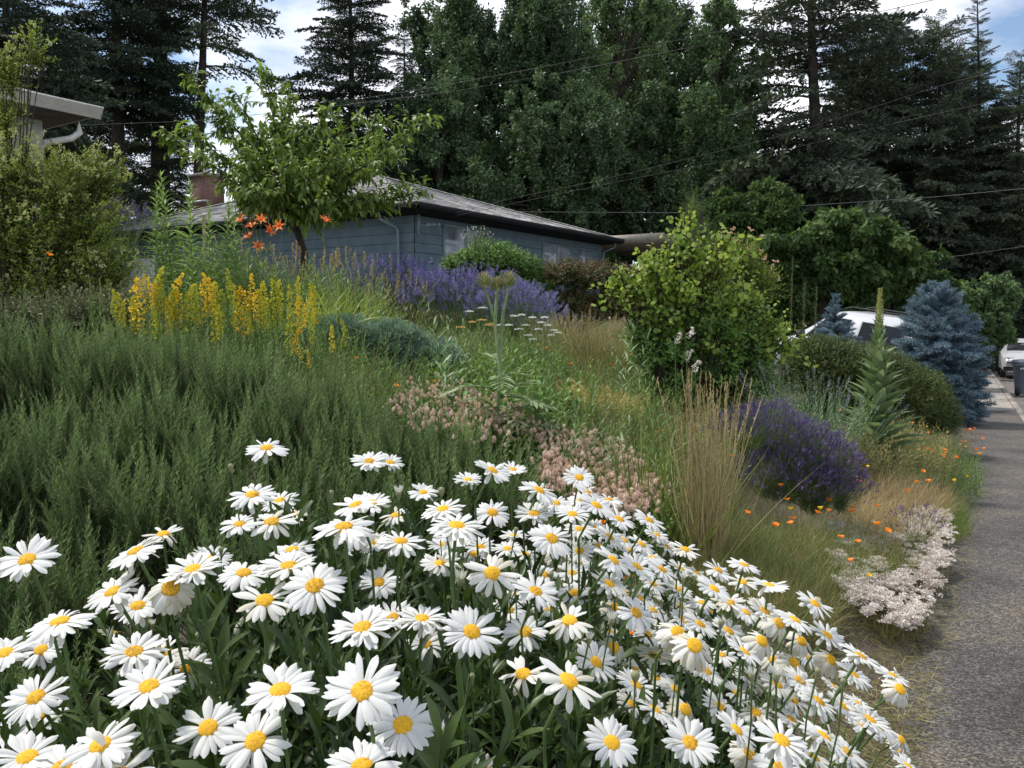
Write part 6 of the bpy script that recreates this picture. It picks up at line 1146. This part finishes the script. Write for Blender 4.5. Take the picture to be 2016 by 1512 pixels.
hv_ = np.array((cos(math.atan2(.68, -.73)) * cos(RAD(9.5)), sin(math.atan2(.68, -.73)) * cos(RAD(9.5)), sin(RAD(9.5)))); lv_ = nrm(np.cross((0, 0, 1), hv_)); uv_ = np.cross(hv_, lv_); van_ = bpy.data.objects['white_van']; po_ = np.array(van_.location)
for sd in (-1, 1):
    g = Geo(); tube([po_ - hv_ * x + lv_ * sd * .6 + uv_ * (1.99 + (0 if x in (2.0, 4.0) else .06)) for x in (2.0, 2.15, 3.85, 4.0)], .018, 6, g=g); part('roof_rail', g, m_blk, van_)
    g = Geo(); q_ = po_ - hv_ * 1.3 + lv_ * sd * 1.1 + uv_ * 1.28; box(g, (-.06, -.1, -.08), (.06, .1, .1), O=q_, ux=hv_, uy=lv_, uz=uv_); part('side_mirror', g, m_blk, van_)
# rubbish bin
bp_ = P(2016, 770, 23.6); bz = float(street_z(23.6)) - .1; m_bin = solid('grey_blue_plastic', [(.09, .11, .14), (.12, .145, .18)], .5, 6)
t = thing('wheelie_bin', 'blue-grey wheelie bin with pale lettering standing at the kerb, cut by the right edge', 'bin', (bp_[0], bp_[1], bz)); ux_ = np.array((.97, -.24, 0)); uy_ = np.array((.24, .97, 0))
g = Geo(); rings = [(.20, .20, .05), (.21, .22, .2), (.27, .30, .86), (.30, .33, .88), (.30, .33, .93), (.27, .30, .94)]; V = []
for (a_, b_, z_) in rings:
    for k in range(16): q = k * pi / 8 + pi / 16; cx_, sy_ = cos(q), sin(q); e_ = .35; V.append(np.array((bp_[0], bp_[1], bz)) + ux_ * a_ * np.sign(cx_) * abs(cx_) ** e_ + uy_ * b_ * np.sign(sy_) * abs(sy_) ** e_ + HZ * z_)
g.add(V, f4=[(k * 16 + j, k * 16 + (j + 1) % 16, k * 16 + 16 + (j + 1) % 16, k * 16 + 16 + j) for k in range(5) for j in range(16)]); part('body', g, m_bin, t)
g = Geo(); V = []
for (a_, b_, z_) in [(.31, .34, .94), (.32, .35, .96), (.29, .31, 1.02), (.1, .12, 1.05), (.01, .01, 1.055)]:
    for k in range(16): q = k * pi / 8 + pi / 16; cx_, sy_ = cos(q), sin(q); V.append(np.array((bp_[0], bp_[1], bz)) + ux_ * a_ * np.sign(cx_) * abs(cx_) ** .4 + uy_ * b_ * np.sign(sy_) * abs(sy_) ** .4 + HZ * z_)
g.add(V, f4=[(k * 16 + j, k * 16 + (j + 1) % 16, k * 16 + 16 + (j + 1) % 16, k * 16 + 16 + j) for k in range(4) for j in range(16)]); part('lid', g, m_bin, t)
for sd in (-1, 1): c = np.array((bp_[0], bp_[1], bz)) + ux_ * .24 * sd - uy_ * .2 + HZ * .12; g = Geo(); tube([c - ux_ * .04, c - ux_ * .035, c + ux_ * .035, c + ux_ * .04], [.03, .12, .12, .03], 16, g=g); part('wheel', g, m_tire, t)
g = Geo(); tube([np.array((bp_[0], bp_[1], bz)) + ux_ * a_ + uy_ * .36 + HZ * .95 for a_ in (-.25, .25)], .015, 8, g=g); part('handle', g, m_bin, t)
g = Geo(); o0 = np.array((bp_[0], bp_[1], bz)) - uy_ * .297
for k, (x0, x1) in enumerate(((-.22, -.19), (-.17, -.13), (-.11, -.08), (-.06, -.02), (0, .03), (.05, .09), (.11, .14))): box(g, (x0, -.008, .76), (x1, 0, .81 + .012 * (k % 2)), O=o0, ux=ux_, uy=uy_, uz=HZ)
part('lettering', g, m_paint, t)
# ------------------------------------------------------------------ overhead wires
m_wire = solid('black_wire', [(.012, .012, .012), (.03, .03, .03)], .5, 10); m_wirel = solid('pale_wire', [(.1, .1, .1), (.18, .18, .18)], .4, 10)
def wire(label, pts, r, mat=m_wire):
    xs, ys_, Ds = zip(*pts); k = np.linspace(0, len(pts) - 1, 60); i = np.arange(len(pts)); c = [P(np.interp(q, i, xs), np.interp(q, i, ys_), np.interp(q, i, Ds)) for q in k]
    c = np.array(c); c[1:-1] = (c[:-2] + c[1:-1] * 2 + c[2:]) / 4
    solo('overhead_wire', tube(c, r, 5), mat, label, 'wire', 'overhead wires', base=c[0])
wire('lower long dark wire rising right from the young green tree', [(150, 247, 26), (390, 238, 25), (650, 210, 24), (893, 180, 22), (1115, 142, 21), (1350, 95, 19), (1600, 52, 18), (1837, 0, 17), (2100, -60, 16)], .007)
wire('upper long dark wire rising right across the leafy trees', [(700, 196, 25), (845, 173, 24), (1042, 137, 22), (1350, 76, 20), (1538, 35, 19), (1691, 0, 18), (1950, -60, 17)], .006)
wire('upper service wire from the blue house corner to the right edge', [(866, 428, 23.2), (1000, 392, 22), (1170, 357, 20.5), (1300, 326, 19), (1560, 262, 17.5), (1870, 163, 16), (2016, 127, 15), (2120, 98, 14.5)], .005)
wire('lower service wire from the blue house corner to the right edge', [(866, 431, 23.2), (1100, 382, 21), (1250, 351, 20), (1560, 292, 18), (1760, 243, 17), (2016, 186, 15), (2120, 160, 14.5)], .0045)
wire('pale level wire running right from the roof of the blue house', [(1020, 417, 36), (1330, 419, 34), (1600, 404, 31), (1850, 387, 29), (2050, 368, 27)], .009, m_wirel)
wire('pale wire low at the right above the blue spruce', [(1780, 517, 36), (1900, 502, 34), (2050, 480, 31)], .007, m_wirel)
